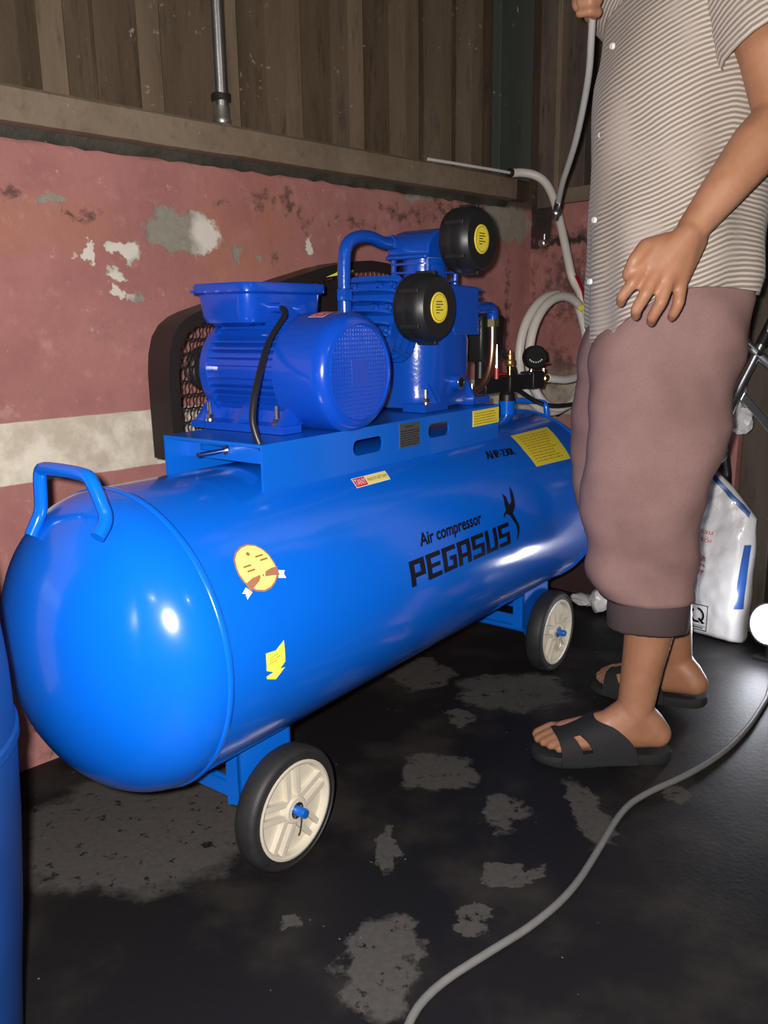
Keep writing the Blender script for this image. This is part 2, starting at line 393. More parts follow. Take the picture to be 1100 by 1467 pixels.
# ------------------------------------------------------------------ the air compressor (local: u along the tank, v to the wall, w up)
OX, OY, YAW = .5345, 1.0480, .1366
R_T, ZC, E0, E1, LT = .2165, .4174, .136, .118, 1.181
AC = tag(empty('air_compressor', (OX, OY, 0), YAW), 'large blue wheeled air compressor with long horizontal tank beside the pink wall', 'air compressor')
prof = []
N = 26
for i in range(N + 1):
    a = pi / 2 * i / N; prof.append((R_T * sin(a), -E0 * cos(a)))
for i in range(1, 12): prof.append((R_T, LT * i / 12))
for i in range(N + 1):
    a = pi / 2 * i / N; prof.append((R_T * cos(a), LT + E1 * sin(a)))
tank = MB().lathe(prof, (0, 0, ZC), (1, 0, 0), 128).build('tank', M_TANK, AC, smooth=60)
for u0 in (0, LT):
    R = [[(u0 + .0055 * cos(b), 0, 0) for b in ()]]
    ring = []
    for j in range(96):
        a = 2 * pi * j / 96; rr = R_T + .0005
        wv = .0006 * noise.noise((cos(a) * 14, sin(a) * 14, u0))
        ring.append([(u0 + (.0055 + wv) * cos(2 * pi * k / 8), (rr + (.0026 + wv) * sin(2 * pi * k / 8)) * sin(a), ZC + (rr + (.0026 + wv) * sin(2 * pi * k / 8)) * cos(a)) for k in range(8)])
    MB().rings(ring, closed=True).build('weld_seam', M_TANK, tank, smooth=60)

def oncyl(u, th, e=.0008):
    return (u, -(R_T + e) * sin(th), ZC + (R_T + e) * cos(th))
def decal(mb, poly, e=.0008, step=.05):
    """polygon in (u, angle) laid on the tank's curved side"""
    bm = bmesh.new()
    f = bm.faces.new([bm.verts.new((u, th, 0)) for u, th in poly])
    lo, hi = min(p[1] for p in poly), max(p[1] for p in poly)
    k = math.ceil(lo / step)
    while k * step < hi:
        bmesh.ops.bisect_plane(bm, geom=bm.verts[:] + bm.edges[:] + bm.faces[:], plane_co=(0, k * step, 0), plane_no=(0, 1, 0)); k += 1
    bmesh.ops.triangulate(bm, faces=bm.faces[:])
    bm.verts.index_update()
    mb.add([oncyl(v.co.x, v.co.y, e) for v in bm.verts], [[v.index for v in f.verts] for f in bm.faces]); bm.free()
    return mb
def lines(mb, quad, n, e, fill=.32, rag=.25, rng=random.Random(3), margin=.08):
    """rows of tiny illegible print inside a quad given as four (u, th) corners: bottom left, bottom right, top right, top left"""
    (a, b, c, d) = [np.array(q) for q in quad]
    P = lambda x, y: tuple((a * (1 - x) + b * x) * (1 - y) + (d * (1 - x) + c * x) * y)
    for i in range(n):
        y = 1 - margin - (i + .5) * (1 - 2 * margin) / n; h = fill * (1 - 2 * margin) / n / 2
        x = margin; x1 = 1 - margin - rng.random() * rag
        while x < x1:
            w = min(.05 + rng.random() * .1, x1 - x + .001)
            decal(mb, [P(x, y - h), P(x + w, y - h), P(x + w, y + h), P(x, y + h)], e, .2); x += w + .02
    return mb
# big yellow instruction sheet
sheet = [(.9307, .5163), (1.0160, .5137), (1.1080, .5109), (1.093, .7499), (1.0861, .9593), (.9998, .9454), (.9221, .9345), (.9199, .7333)]
o = lab(decal(MB(), sheet, .0010).build('sticker', M_YEL, tank, fix=False), 'yellow instruction sheet')
lines(MB(), [(.9221, .9345), (1.0861, .9593), (1.108, .5109), (.9307, .5163)], 11, .0014, .22).build('print', M_BRINK, o, fix=False)
# TANY sticker
o = lab(decal(MB(), [(.3655, .6635), (.4575, .6612), (.4645, .5663), (.3713, .5655)], .0010).build('sticker', M_WHITE, tank, fix=False), 'TANY made in Viet Nam sticker')
decal(MB(), [(.3668, .6575), (.3972, .6565), (.4035, .572), (.3728, .5715)], .0013).build('print', M_RED, o, fix=False)
decal(MB(), [(.3985, .6560), (.4562, .6548), (.4628, .5725), (.4050, .5720)], .0013).build('print', M_YELP, o, fix=False)
def on_quad(q, W, H, e):
    a, b, c, d = [np.array(p) for p in q]
    def fn(x, y):
        s, r = x / W, y / H
        p = (a * (1 - s) + b * s) * (1 - r) + (d * (1 - s) + c * s) * r
        return oncyl(p[0], p[1], e)
    return fn
mb = MB(); text_fit(mb, 'TANY', on_quad([(.3685, .645), (.396, .645), (.401, .585), (.3735, .585)], 1, 1, .0016), 1, 1); mb.build('lettering', M_WHITE, o, fix=False, smooth=0)
mb = MB(); text_fit(mb, 'MADE IN VIET NAM', on_quad([(.402, .628), (.455, .628), (.460, .598), (.407, .598)], 1, 1, .0016), 1, 1); mb.build('lettering', M_INK, o, fix=False, smooth=0)
# medal sticker
medal = [(.0895, .8479), (.0772, .8520), (.0642, .8782), (.0556, .9174), (.0518, .9698), (.0511, 1.0202), (.0542, 1.0702), (.0607, 1.1154), (.0690, 1.1465), (.0834, 1.1669), (.0961, 1.1601), (.1057, 1.1386), (.1155, 1.0997), (.1194, 1.0612), (.1188, 1.0165), (.1161, .9546), (.1107, .9066), (.1020, .8677)]
o = lab(decal(MB(), medal, .0010).build('sticker', M_COPPER_TXT, tank, fix=False), 'golden medal sticker with ribbon')
cm = np.mean(medal, axis=0)
decal(MB(), [tuple(cm + (np.array(p) - cm) * .93) for p in medal], .0013).build('print', M_YELP, o, fix=False)
rib = [(.0560, 1.0848), (.0698, 1.0646), (.0857, 1.0590), (.0963, 1.0505), (.1096, 1.0407), (.1191, 1.0434), (.1177, 1.1023), (.1063, 1.0885), (.0927, 1.0804), (.0804, 1.0946), (.0686, 1.1172), (.0594, 1.1384)]
mb = MB(); decal(mb, [rib[0], rib[1], rib[2], rib[9], rib[10], rib[11]], .0017); decal(mb, [rib[3], rib[4], rib[5], rib[6], rib[7], rib[8]], .0017); mb.build('ribbon', M_COPPER_TXT, o, fix=False)
for q_ in ([(.0545, 1.1035), (.0452, 1.1324), (.0502, 1.1388), (.0501, 1.1769), (.0623, 1.1441)], [(.1198, 1.0682), (.1306, 1.0833), (.1267, 1.1003), (.1281, 1.1321), (.1143, 1.1154)]):
    decal(MB(), q_, .0010).build('ribbon_tail', M_WHITE, o, fix=False)
mb = MB()
decal(mb, [(.0817 + .0032 * cos(2 * pi * k / 12), .913 + .0135 * sin(2 * pi * k / 12)) for k in range(12)], .0017)
for cu_, ct in ((.071, .985), (.074, 1.018), (.098, .945), (.103, .975), (.090, 1.068), (.083, 1.075), (.078, 1.082)):
    w_ = .007 if ct < 1.05 else .0013
    decal(mb, [(cu_ - w_, ct + .006), (cu_ + w_, ct + .006), (cu_ + w_, ct - .006), (cu_ - w_, ct - .006)], .0017, .2)
mb.build('print', M_BRINK, o, fix=False)
# folded arrow sticker
arrow = [(.0622, 1.5306), (.0645, 1.5306), (.0810, 1.5380), (.0976, 1.4950), (.0985, 1.6386), (.0888, 1.6712), (.0983, 1.6767), (.0814, 1.7328), (.0639, 1.7016), (.0627, 1.6822), (.0756, 1.6732), (.0625, 1.6441)]
o = lab(decal(MB(), arrow, .0010).build('sticker', M_YELB, tank, fix=False), 'small yellow arrow sticker')
lines(MB(), [(.066, 1.62), (.095, 1.61), (.095, 1.545), (.066, 1.56)], 3, .0014, .25, .4).build('print', M_BRINK, o, fix=False)
# round seal near the far end
seal = [(1.1300 + .0175 * cos(2 * pi * k / 24), .925 + .082 * sin(2 * pi * k / 24)) for k in range(24)]
o = lab(decal(MB(), seal, .0010).build('sticker', M_BRINK, tank, fix=False), 'round brown and gold seal')
decal(MB(), [(1.13 + (u - 1.13) * .8, .925 + (t_ - .925) * .8) for u, t_ in seal], .0013).build('print', M_INK, o, fix=False)
mb = MB(); decal(mb, [(1.122, .99), (1.138, .99), (1.138, .94), (1.122, .94)], .0017); decal(mb, [(1.124, .90), (1.136, .90), (1.134, .87), (1.126, .87)], .0017); mb.build('print', M_YEL, o, fix=False)
# lettering: PEGASUS in square strokes, Air compressor, the model code
GL = {'P': ['111', '101', '111', '100', '100'], 'E': ['111', '100', '111', '100', '111'], 'G': ['111', '100', '101', '101', '111'], 'A': ['111', '101', '111', '101', '101'], 'S': ['111', '100', '111', '001', '111'], 'U': ['101', '101', '101', '101', '111']}
STROKES = {  # x0, y0, x1, y1 in a 4 x 6 cell
 'P': [(0, 0, 1.3, 6), (1.3, 4.85, 4.2, 6), (2.9, 3.0, 4.2, 4.85), (1.3, 1.9, 4.2, 3.0)], 'E': [(0, 0, 1.3, 6), (1.3, 4.85, 4.2, 6), (1.3, 2.5, 3.9, 3.5), (1.3, 0, 4.2, 1.15)],
 'G': [(0, 0, 1.3, 6), (1.3, 4.85, 4.2, 6), (1.3, 0, 4.2, 1.15), (2.95, 1.15, 4.2, 3.5), (2.1, 2.55, 2.95, 3.5)], 'A': [(0, 0, 1.3, 6), (1.3, 4.85, 4.2, 6), (2.9, 0, 4.2, 4.85), (1.3, 1.8, 2.9, 2.85)],
 'S': [(0, 4.85, 4.2, 6), (0, 2.5, 1.3, 4.85), (1.3, 2.5, 4.2, 3.5), (2.9, 1.15, 4.2, 2.5), (0, 0, 4.2, 1.15)], 'U': [(0, 0, 1.3, 6), (1.3, 0, 2.9, 1.15), (2.9, 0, 4.2, 6)]}
mb = MB()
for i, ch in enumerate('PEGASUS'):
    fx = lambda x, y, i=i: (.3978 + i * .0487 + x * .0413 / 4 + .0003 * (6 - y), 1.530 - y * .200 / 6)
    for x0, y0, x1, y1 in STROKES[ch]:
        decal(mb, [fx(x0, y0), fx(x1, y0), fx(x1, y1), fx(x0, y1)], .0009)
mb.build('lettering', M_INK, tank, fix=False)
mb = MB(); text_fit(mb, 'Air compressor', on_quad([(.441, 1.250), (.640, 1.250), (.645, 1.155), (.446, 1.155)], 1, 1, .0009), 1, 1)
for dx, dt in ((.0009, 0), (.0018, 0), (.0006, .004), (.0015, .004), (.0003, .007), (.0012, .007)): text_fit(mb, 'Air compressor', on_quad([(.441 + dx, 1.250 + dt), (.640 + dx, 1.250 + dt), (.645 + dx, 1.155 + dt), (.446 + dx, 1.155 + dt)], 1, 1, .0009), 1, 1)
mb.build('lettering', M_INK, tank, fix=False, smooth=0)
mb = MB()
for dx in (0, .0012, .0024, .0034): text_fit(mb, 'AHP-230L', on_quad([(.770 + dx, .722), (.880 + dx, .745), (.887 + dx, .665), (.780 + dx, .625)], 1, 1, .0009), 1, 1)
mb.build('lettering', M_INK, tank, fix=False, smooth=0)
horse = [(.7824, 1.0288), (.7843, 1.0880), (.7795, 1.1711), (.7734, 1.2265), (.7589, 1.2734), (.7666, 1.3395), (.7747, 1.3941), (.7741, 1.4467), (.7661, 1.5039), (.7578, 1.5335), (.7648, 1.4555), (.7629, 1.3890), (.7521, 1.3262), (.7460, 1.2831), (.7339, 1.2535), (.7242, 1.2868), (.7219, 1.2614), (.7369, 1.2207), (.7370, 1.1827), (.7433, 1.1155), (.7433, 1.0722), (.7541, 1.1124), (.7531, 1.1666), (.7569, 1.1941), (.7670, 1.1603), (.7732, 1.0913)]
lab(decal(MB(), horse, .0009).build('emblem', M_INK, tank, fix=False), 'black winged horse emblem')

# lifting handles on both domes
for c_, u_, sg in (('near', -.072, 1), ('far', LT + .072, 1)):
    ee = E0 if u_ < 0 else E1
    uu = -u_ if u_ < 0 else u_ - LT
    zs = lambda v: ZC + sqrt(max(0, R_T ** 2 * (1 - (uu / ee) ** 2) - v * v))
    if u_ < 0:
        pts = [(u_ - .018, .056, zs(.056) - .012), (u_ - .004, .056, zs(.056) + .010), (u_, .053, zs(.05) + .022), (u_, .050, .663), (u_, .040, .671), (u_, -.052, .671), (u_, -.066, .664), (u_, -.086, .628), (u_, -.088, .622), (u_ - .006, -.093, .612), (u_ - .020, -.096, .600)]
    else:
        pts = [(u_ + .012, .07, zs(.07) - .012), (u_, .07, zs(.07) + .01), (u_, .07, .64), (u_, .06, .650), (u_, -.02, .650), (u_, -.031, .643), (u_, -.034, .632), (u_, -.036, zs(-.036) + .008), (u_ + .012, -.038, zs(-.038) - .012)]
    MB().tube(pts, .0088 if u_ < 0 else .007, 12, 2).build('handle', M_TANK, AC, smooth=60)
# nozzle on top for the manifold
MB().cyl((1.10, -.005, .615), (1.10, -.005, .664), .0195, seg=24).build('nozzle', M_TANK, tank)

# ---- wheels and brackets
m = mat('blue_axle_cap', (.004, .11, .50), .35)
def wheel(u, side):
    s = -1 if side < 0 else 1
    vo, vi = .137 * s, .095 * s           # outer and inner face
    w = empty('wheel', (u, 0, .1002), 0, AC)
    P = lambda h: vi + (vo - vi) * h      # h 0 inner .. 1 outer
    ax = (0, 1, 0)
    pr = [(.0815, P(.02)), (.088, P(-.02)), (.0955, P(.06)), (.0998, P(.2)), (.1002, P(.5)), (.0998, P(.8)), (.0970, P(.93)), (.0935, P(.99)), (.0905, P(1.0)), (.0895, P(.95)), (.0835, P(.96)), (.0800, P(.98)), (.078, P(.8)), (.078, P(.2))]
    MB().lathe(pr, (0, 0, 0), ax, 56, closed=True).build('tyre', M_RUBBER, w, smooth=40)
    mb = MB()
    mb.lathe([(.0805, P(.93)), (.0805, P(1.0)), (.0765, P(1.02)), (.0735, P(.98)), (.071, P(.72)), (.024, P(.70)), (.022, P(.98)), (.020, P(1.02)), (.006, P(1.02)), (.006, P(.3)), (.0805, P(.3))], (0, 0, 0), ax, 48, closed=True)
    for k in range(5):                     # five pairs of raised ribs
        for d in (-.10, .10):
            a = 2 * pi * k / 5 + .35
            ca, sa = cos(a), sin(a); ox, oz = -sa * d * .11, ca * d * .11
            q = []
            for rr, hw in ((.019, .0042), (.074, .0042)):
                for sg in (-1, 1): q.append((ca * rr + ox - sa * hw * sg, sa * rr + oz + ca * hw * sg))
            a0, a1, b0, b1 = q
            mb.prism([a0, b0, b1, a1], P(.69), P(.93), lambda x, y, h: (x, h, y))
    mb.build('rim', M_RIM, w, smooth=30)
    MB().lathe([(.0135, P(1.03)), (.0135, P(1.05)), (.006, P(1.06))], (0, 0, 0), ax, 20).build('washer', M_STEEL, w)
    MB().lathe([(.0078, P(1.0)), (.0078, P(1.40)), (.0066, P(1.46)), (.0001, P(1.47))], (0, 0, 0), ax, 20).build('axle_cap', m, w)
    MB().tube([(.001, P(1.22), .011), (.0005, P(1.22), -.012), (-.004, P(1.24), -.03), (-.008, P(1.22), -.037)], .0012, 6, 1).build('cotter_pin', M_STEEL, w)
    return w
wheel(.192, -1); wheel(1.139, -1)
for u0, u1 in ((.118, .232), (1.045, 1.172)):
    br = MB()
    for s in (-1, 1):
        v0 = .091 * s; v1 = .062 * s
        zt0 = ZC - sqrt(R_T ** 2 - .091 ** 2) + .004; zt1 = ZC - sqrt(R_T ** 2 - .062 ** 2) + .004
        # side web with its foot around the axle, and the two end flanges
        br.prism([(u0, zt0), (u0, .128), (u0 + .03, .086), (u1 - .03, .086), (u1, .128), (u1, zt0)], v0, v0 - .004 * s, lambda x, y, h: (x, h, y))
        for ue in (u0, u1 - .004):
            br.prism([(v0, zt0), (v0, .128), (v1, .122), (v1, zt1)], ue, ue + .004, lambda x, y, h: (h, x, y))
    br.box((u0 + .004, -.062, .132), (u0 + .009, .062, .156))
    br.box((u1 - .009, -.062, .132), (u1 - .004, .062, .156))
    br.cyl(((u0 + u1) / 2 if u0 > 1 else .192, -.094, .1002), ((u0 + u1) / 2 if u0 > 1 else .192, .094, .1002), .0075)
    br.build('wheel_bracket', M_PLATE, AC, smooth=30)

# ---- saddle plate: folded sheet with two oval windows in its side
PT, PV = .6785, .1035
pl = MB()
pu0, pu1 = .186, .884
zb = ZC + sqrt(R_T ** 2 - PV ** 2) - .002
pl.box((pu0, -PV, PT - .005), (pu1, PV + .012, PT))
def rrect(cx_, cy_, w, h, r, n=6):
    out = []
    for k, (sx, sy) in enumerate(((1, 1), (-1, 1), (-1, -1), (1, -1))):
        for i in range(n + 1):
            a = pi / 2 * k + pi / 2 * i / n; out.append((cx_ + sx * (w / 2 - r) + r * cos(a), cy_ + sy * (h / 2 - r) + r * sin(a)))
    return out
def holed_plate(mb, rect, holes, h0, h1, fn):
    """rectangle with rounded holes, thickness from h0 to h1"""
    bm = bmesh.new()
    (x0, y0), (x1, y1) = rect
    es = []
    for loop in [[(x0, y0), (x1, y0), (x1, y1), (x0, y1)]] + holes:
        vs = [bm.verts.new((x, y, 0)) for x, y in loop]
        es += [bm.edges.new((vs[i], vs[(i + 1) % len(vs)])) for i in range(len(vs))]
    r = bmesh.ops.triangle_fill(bm, edges=es, use_beauty=True)
    bm.verts.index_update()
    V = [(v.co.x, v.co.y) for v in bm.verts]; T = [[v.index for v in f.verts] for f in bm.faces]
    n = len(V)
    mb.add([fn(x, y, h0) for x, y in V] + [fn(x, y, h1) for x, y in V],
           [t_[::-1] for t_ in T] + [[i + n for i in t_] for t_ in T] + [(e.verts[0].index, e.verts[1].index, e.verts[1].index + n, e.verts[0].index + n) for e in es])
    bm.free()
side = lambda x, y, h: (x, h, y)
win = [rrect(.437, .6465, .082, .026, .012), rrect(.655, .6505, .072, .027, .012)]
holed_plate(pl, ((pu0, zb), (pu1, PT - .005)), win, -PV, -PV + .004, side)
pl.box((pu0, PV + .008, zb - .004), (pu1, PV + .012, PT - .005))
plate = pl.build('saddle_plate', M_PLATE, AC, smooth=25)
plate_end = MB()
holed_plate(plate_end, ((-PV, ZC + R_T - .004), (PV + .012, PT)), [rrect(.045, .6575, .055, .010, .0045)], pu0 - .0005, pu0 + .0035, lambda x, y, h: (h, x, y))
e_ = MB()
# the end of the saddle is open: only a belt-tension flange set back from the edge
holed_plate(e_, ((-PV + .004, ZC + R_T + .006), (PV + .008, PT - .005)), [rrect(.05, .6565, .07, .010, .0045)], .232, .236, lambda x, y, h: (h, x, y))
e_.build('tension_flange', M_PLATE, plate, smooth=25)
mb = MB(); mb.lathe([(.0075, 0), (.0075, .006), (.0001, .006)], (.226, .018, .6565), (1, 0, 0), 6); mb.cyl((.17, .018, .6565), (.27, .018, .6565), .0035)
mb.build('bolt', M_STEEL, plate)
# data plate and yellow label on the saddle's side
def slab(x0, y0, x1, y1, e=.001): return MB().box((x0, -PV - e, y0), (x1, -PV + .0005, y1))
o = lab(slab(.526, .630, .5885, .6735, .0012).build('data_plate', M_PLATEGREY, plate, smooth=0), 'grey data plate')
mb = MB()
rr_ = random.Random(5)
for k in range(7):
    y = .659 - k * .0042; x = .529
    while x < .582:
        w = .003 + rr_.random() * .008; mb.box((x, -PV - .0016, y), (min(x + w, .586), -PV - .001, y + .0014)); x += w + .0022
mb.build('print', M_INK, o, smooth=0)
mb = MB(); text_fit(mb, 'PEGASUS', lambda x, y: (.543 + x, -PV - .0015, .665 + y), .026, .0045); mb.build('lettering', M_INK, o, smooth=0, fix=False)
o = lab(slab(.778, .6415, .8825, .6735, .0012).build('sticker', M_YEL, plate, smooth=0), 'yellow warning label')
mb = MB()
for k in range(5):
    y = .6665 - k * .0052; x = .783
    x1 = .877 - rr_.random() * .03
    while x < x1:
        w = .003 + rr_.random() * .01; mb.box((x, -PV - .0016, y), (min(x + w, x1), -PV - .001, y + .0014)); x += w + .0018
mb.build('print', M_BRINK, o, smooth=0)

def stud(name, u, v, w, parent, h=.03, r=.0035):
    mb = MB().cyl((u, v, w), (u, v, w + h), r, seg=10).lathe([(.009, 0), (.009, .002)], (u, v, w), (0, 0, 1), 16).lathe([(.0072, .002), (.0072, .0095)], (u, v, w), (0, 0, 1), 6)
    return mb.build(name, M_STEEL, parent)

# ---- electric motor, axis across the tank
MU, MW = .382, .772
RB = .078
ax = (0, 1, 0)
mb = MB()
mb.lathe([(RB - .006, -.04), (RB - .006, .135)], (MU, 0, MW), ax, 64)
for k in range(40):                                        # cooling fins along the body
    a = 2 * pi * k / 40; ca, sa = cos(a), sin(a)
    w_ = .0021
    q = [(ca * r - sa * w_ * s * (1.3 if r < RB else .7), sa * r + ca * w_ * s * (1.3 if r < RB else .7)) for r, s in ((RB - .008, -1), (RB + .006, -1), (RB + .006, 1), (RB - .008, 1))]
    mb.prism(q, -.04, .135, lambda x, y, h: (MU + x, h, MW + y))
mb.lathe([(RB + .007, .132), (RB + .007, .148), (RB, .158), (.05, .168), (.03, .176), (.011, .176), (.011, .20)], (MU, 0, MW), ax, 64)
# feet
for s in (-1, 1):
    mb.box((MU + s * .082 - .022, -.058, PT + .001), (MU + s * .082 + .022, .155, PT + .013))
    for v0, v1 in ((-.05, -.04), (.045, .055), (.138, .148)):
        mb.prism([(MU + s * .104, PT + .012), (MU + s * .055, PT + .012), (MU + s * .045, MW - .05), (MU + s * .062, MW - .04)], v0, v1, side)
    mb.prism([(MU + s * .06, PT + .012), (MU + s * .035, PT + .012), (MU + s * .035, MW - .06), (MU + s * .05, MW - .05)], -.05, .148, side)
motor = mb.build('motor', M_MOTOR, AC, smooth=30)
for s in (-1, 1):
    for v in (-.026, .132): stud('bolt', MU + s * .082, v, PT + .013, motor)
# fan cowl: rolled sheet with a rounded shoulder
RCW = .094
pr = [(RCW - .003, -.028), (RCW, -.03), (RCW, -.108)] + [(RCW - .018 + .018 * cos(a), -.108 - .026 * sin(a)) for a in [pi / 2 * i / 8 for i in range(1, 9)]] + [(.0755, -.1345), (.0735, -.131), (.0735, -.128), (RCW - .004, -.105), (RCW - .003, -.03)]
MB().lathe(pr, (MU, 0, MW), ax, 72, closed=True).build('fan_cowl', M_MOTOR, motor, smooth=50)
m_in = mat('dark_blue_inside', (.006, .02, .10), .6)
mb = MB().lathe([(.0001, -.118), (.074, -.118), (.074, -.114), (.0001, -.114)], (MU, 0, MW), ax, 48); mb.build('fan_disc', m_in, motor)
mb = MB()
for k in range(-11, 12):
    x = k * .0066; hw = sqrt(.0742 ** 2 - x * x)
    mb.box((MU + x - .0017, -.1315, MW - hw), (MU + x + .0017, -.1285, MW + hw)); mb.box((MU - hw, -.1312, MW + x - .0017), (MU + hw, -.1288, MW + x + .0017))
mb.box((MU - .02, -.1318, MW - .02), (MU + .02, -.1284, MW + .02))
g_ = mb.build('grille', M_MOTOR, motor, smooth=0); g_['kind'] = 'stuff'
# TANY sticker on the cowl's crown
def oncowl(x, y, e=.0008):   # x along the curve (angle from the top toward -u), y along -v
    a = x / RCW; return (MU + (RCW + e) * sin(a), y, MW + (RCW + e) * cos(a))
def patch(x0, x1, y0, y1, e):
    mb = MB(); n = 8
    return mb.add([oncowl(x0 + (x1 - x0) * i / n, y, e) for y in (y0, y1) for i in range(n + 1)], [(i, i + 1, n + 2 + i, n + 1 + i) for i in range(n)])
o = lab(patch(-.040, .052, -.092, -.060, .0008).build('sticker', M_WHITE, motor, fix=False), 'TANY sticker on the fan cowl')
patch(-.038, -.006, -.090, -.062, .0011).build('print', M_RED, o, fix=False)
patch(-.005, .050, -.090, -.062, .0011).build('print', M_YELP, o, fix=False)
mb = MB(); text_fit(mb, 'TANY', lambda x, y: oncowl(-.036 + x, -.086 + y, .0014), .028, .019); mb.build('lettering', M_WHITE, o, fix=False, smooth=0)
# terminal box on top with overhanging lid
def rbox(cx_, cy_, w, h, r): return rrect(cx_, cy_, w, h, r, 5)
bu, bv = .400, .0975
R = [[(x, y, z) for x, y in rbox(bu, bv, w, h, r)] for w, h, r, z in ((.155, .095, .02, .846), (.178, .116, .026, .852), (.186, .124, .026, .862), (.190, .128, .024, .897), (.196, .134, .022, .898), (.204, .142, .024, .901), (.204, .142, .024, .912), (.200, .138, .022, .9155))]
MB().rings(R).build('terminal_box', M_MOTOR, motor, smooth=35)
mb = MB()
for s in (-.07, -.035, 0, .035, .07):
    MB().box((bu - .106, bv + s * .8 - .003, .9005), (bu - .098, bv + s * .8 + .003, .905)).build('lid_lug', M_MOTOR, motor, smooth=0)
MB().cyl((.362, .036, .875), (.362, .012, .875), .0085, seg=14).build('cable_gland', M_MOTOR, motor); MB().cyl((.43, .036, .872), (.43, .028, .872), .010, seg=14).build('blank_plug', M_MOTOR, motor)
MB().tube([(.362, .022, .875), (.360, .006, .873), (.352, -.004, .862), (.325, -.012, .845), (.292, -.022, .822), (.250, -.045, .785), (.214, -.066, .75), (.199, -.072, .715), (.198, -.078, .695), (.200, -.085, .676), (.206, -.088, .665), (.24, -.085, .655)], .0052, 10, 2).build('power_cord', M_CABLE, AC, smooth=60)

# ---- belt guard: deep rim band, front lip, expanded-metal face
gp = [(.279, .617), (.278, .70), (.278, .765), (.282, .800), (.292, .830), (.308, .850), (.330, .864), (.355, .873), (.43, .893), (.575, .932), (.70, .962), (.754, .972), (.80, .978), (.86, .982), (.917, .979), (.97, .970), (1.02, .955), (1.06, .93), (1.085, .90), (1.10, .86), (1.105, .80), (1.10, .74), (1.08, .68), (1.05, .64), (1.0, .617)]
cg = (.70, .79)
def inset(P, d):
    n = len(P); out = []
    for i in range(n):
        a, b, c = Vector(P[i - 1]), Vector(P[i]), Vector(P[(i + 1) % n])
        t0, t1 = (b - a).normalized(), (c - b).normalized()
        n0, n1 = Vector((t0.y, -t0.x)), Vector((t1.y, -t1.x))
        nn = (n0 + n1).normalized(); k = d / max(.5, nn.dot(n0)); out.append(tuple(b + nn * k))
    return out
gi = inset(gp, .022); gt = inset(gp, .003)
VF, VB = .205, .262
mb = MB()
q = lambda P, v: [(x, v, y) for x, y in P]
mb.rings([q(gp, VF), q(gp, VB), q(gt, VB), q(gt, VF + .003), q(gi, VF + .003), q(gi, VF)], closed=True)
guard = mb.build('belt_guard', M_GUARD, AC, smooth=30)
# expanded metal: staggered wavy strands
def inside(P, x, y):
    c = False; n = len(P)
    for i in range(n):
        (x0, y0), (x1, y1) = P[i], P[i - 1]
        if (y0 > y) != (y1 > y) and x < (x1 - x0) * (y - y0) / (y1 - y0) + x0: c = not c
    return c
gm = inset(gp, .018)
mb = MB()
px_, pz = .0160, .0240
def strand(a, b, w):
    if not (inside(gm, *a) and inside(gm, *b)): return
    a, b = Vector((a[0], a[1])), Vector((b[0], b[1])); t = (b - a).normalized(); nn = Vector((-t.y, t.x)) * w
    mb.prism([tuple(a + nn), tuple(a - nn), tuple(b - nn), tuple(b + nn)], VF + .001, VF + .0025, side)
for i in range(int(.85 / px_)):
    for j in range(int(.38 / pz)):
        x, z = .28 + i * px_, .61 + j * pz
        if x > .62 and z < .90: continue      # hidden behind the pump and its flywheel
        off = (j % 2) * px_ * .5
        x += off
        k = [(x, z), (x + px_ * .22, z + pz * .25), (x + px_ * .08, z + pz * .55), (x + px_ * .30, z + pz * .80), (x + px_ * .5, z + pz)]
        for a, b in zip(k, k[1:]): strand(a, b, .0013)
        strand((x, z), (x + px_ * .5, z - pz * .10), .0016); strand((x + px_ * .5, z - pz * .10), (x + px_, z), .0016)
g_ = mb.build('expanded_metal', M_GUARD, guard, smooth=0); g_['kind'] = 'stuff'
# yellow turning arrow on the rim lip
aw = [(.70, .9425), (.735, .953), (.745, .962), (.752, .962), (.747, .954), (.79, .961), (.79, .956), (.745, .949), (.735, .947)]
MB().prism([(x, z - .001) for x, z in aw], VF - .0012, VF - .0002, side).build('arrow', M_YELB, guard, smooth=0)
# pulley, flywheel and belts inside
mb = MB()
for (pu, pw, rr) in ((MU, MW, .036), (.765, .79, .15)):
    mb = MB(); mb.lathe([(.010, .212), (rr, .212), (rr - .006, .220), (rr, .228), (rr - .006, .236), (rr, .244), (.010, .244)], (pu, 0, pw), ax, 40, closed=True).build('pulley' if rr < .1 else 'flywheel', M_GUARD, guard)
MB().cyl((MU, .16, MW), (MU, .214, MW), .011).build('shaft', M_STEEL, guard); MB().cyl((.765, .06, .79), (.765, .214, .79), .014).build('shaft', M_STEEL, guard)
for v in (.216, .232):
    P = [(MU - .036 * sin(a), MW + .036 * cos(a)) for a in [pi * i / 10 for i in range(11)]] + [(.765 + .15 * sin(a), .79 - .15 * cos(a)) for a in [pi * i / 16 for i in range(17)]]
    MB().tube([(x, v + .004, z) for x, z in P], .0042, 6, closed=True).build('belt', M_CABLE, guard)
MB().box((.29, .15, .600), (.33, .21, .618)).box((.32, .10, .625), (.345, .215, .640)).build('guard_bracket', M_GUARD, guard, smooth=0)

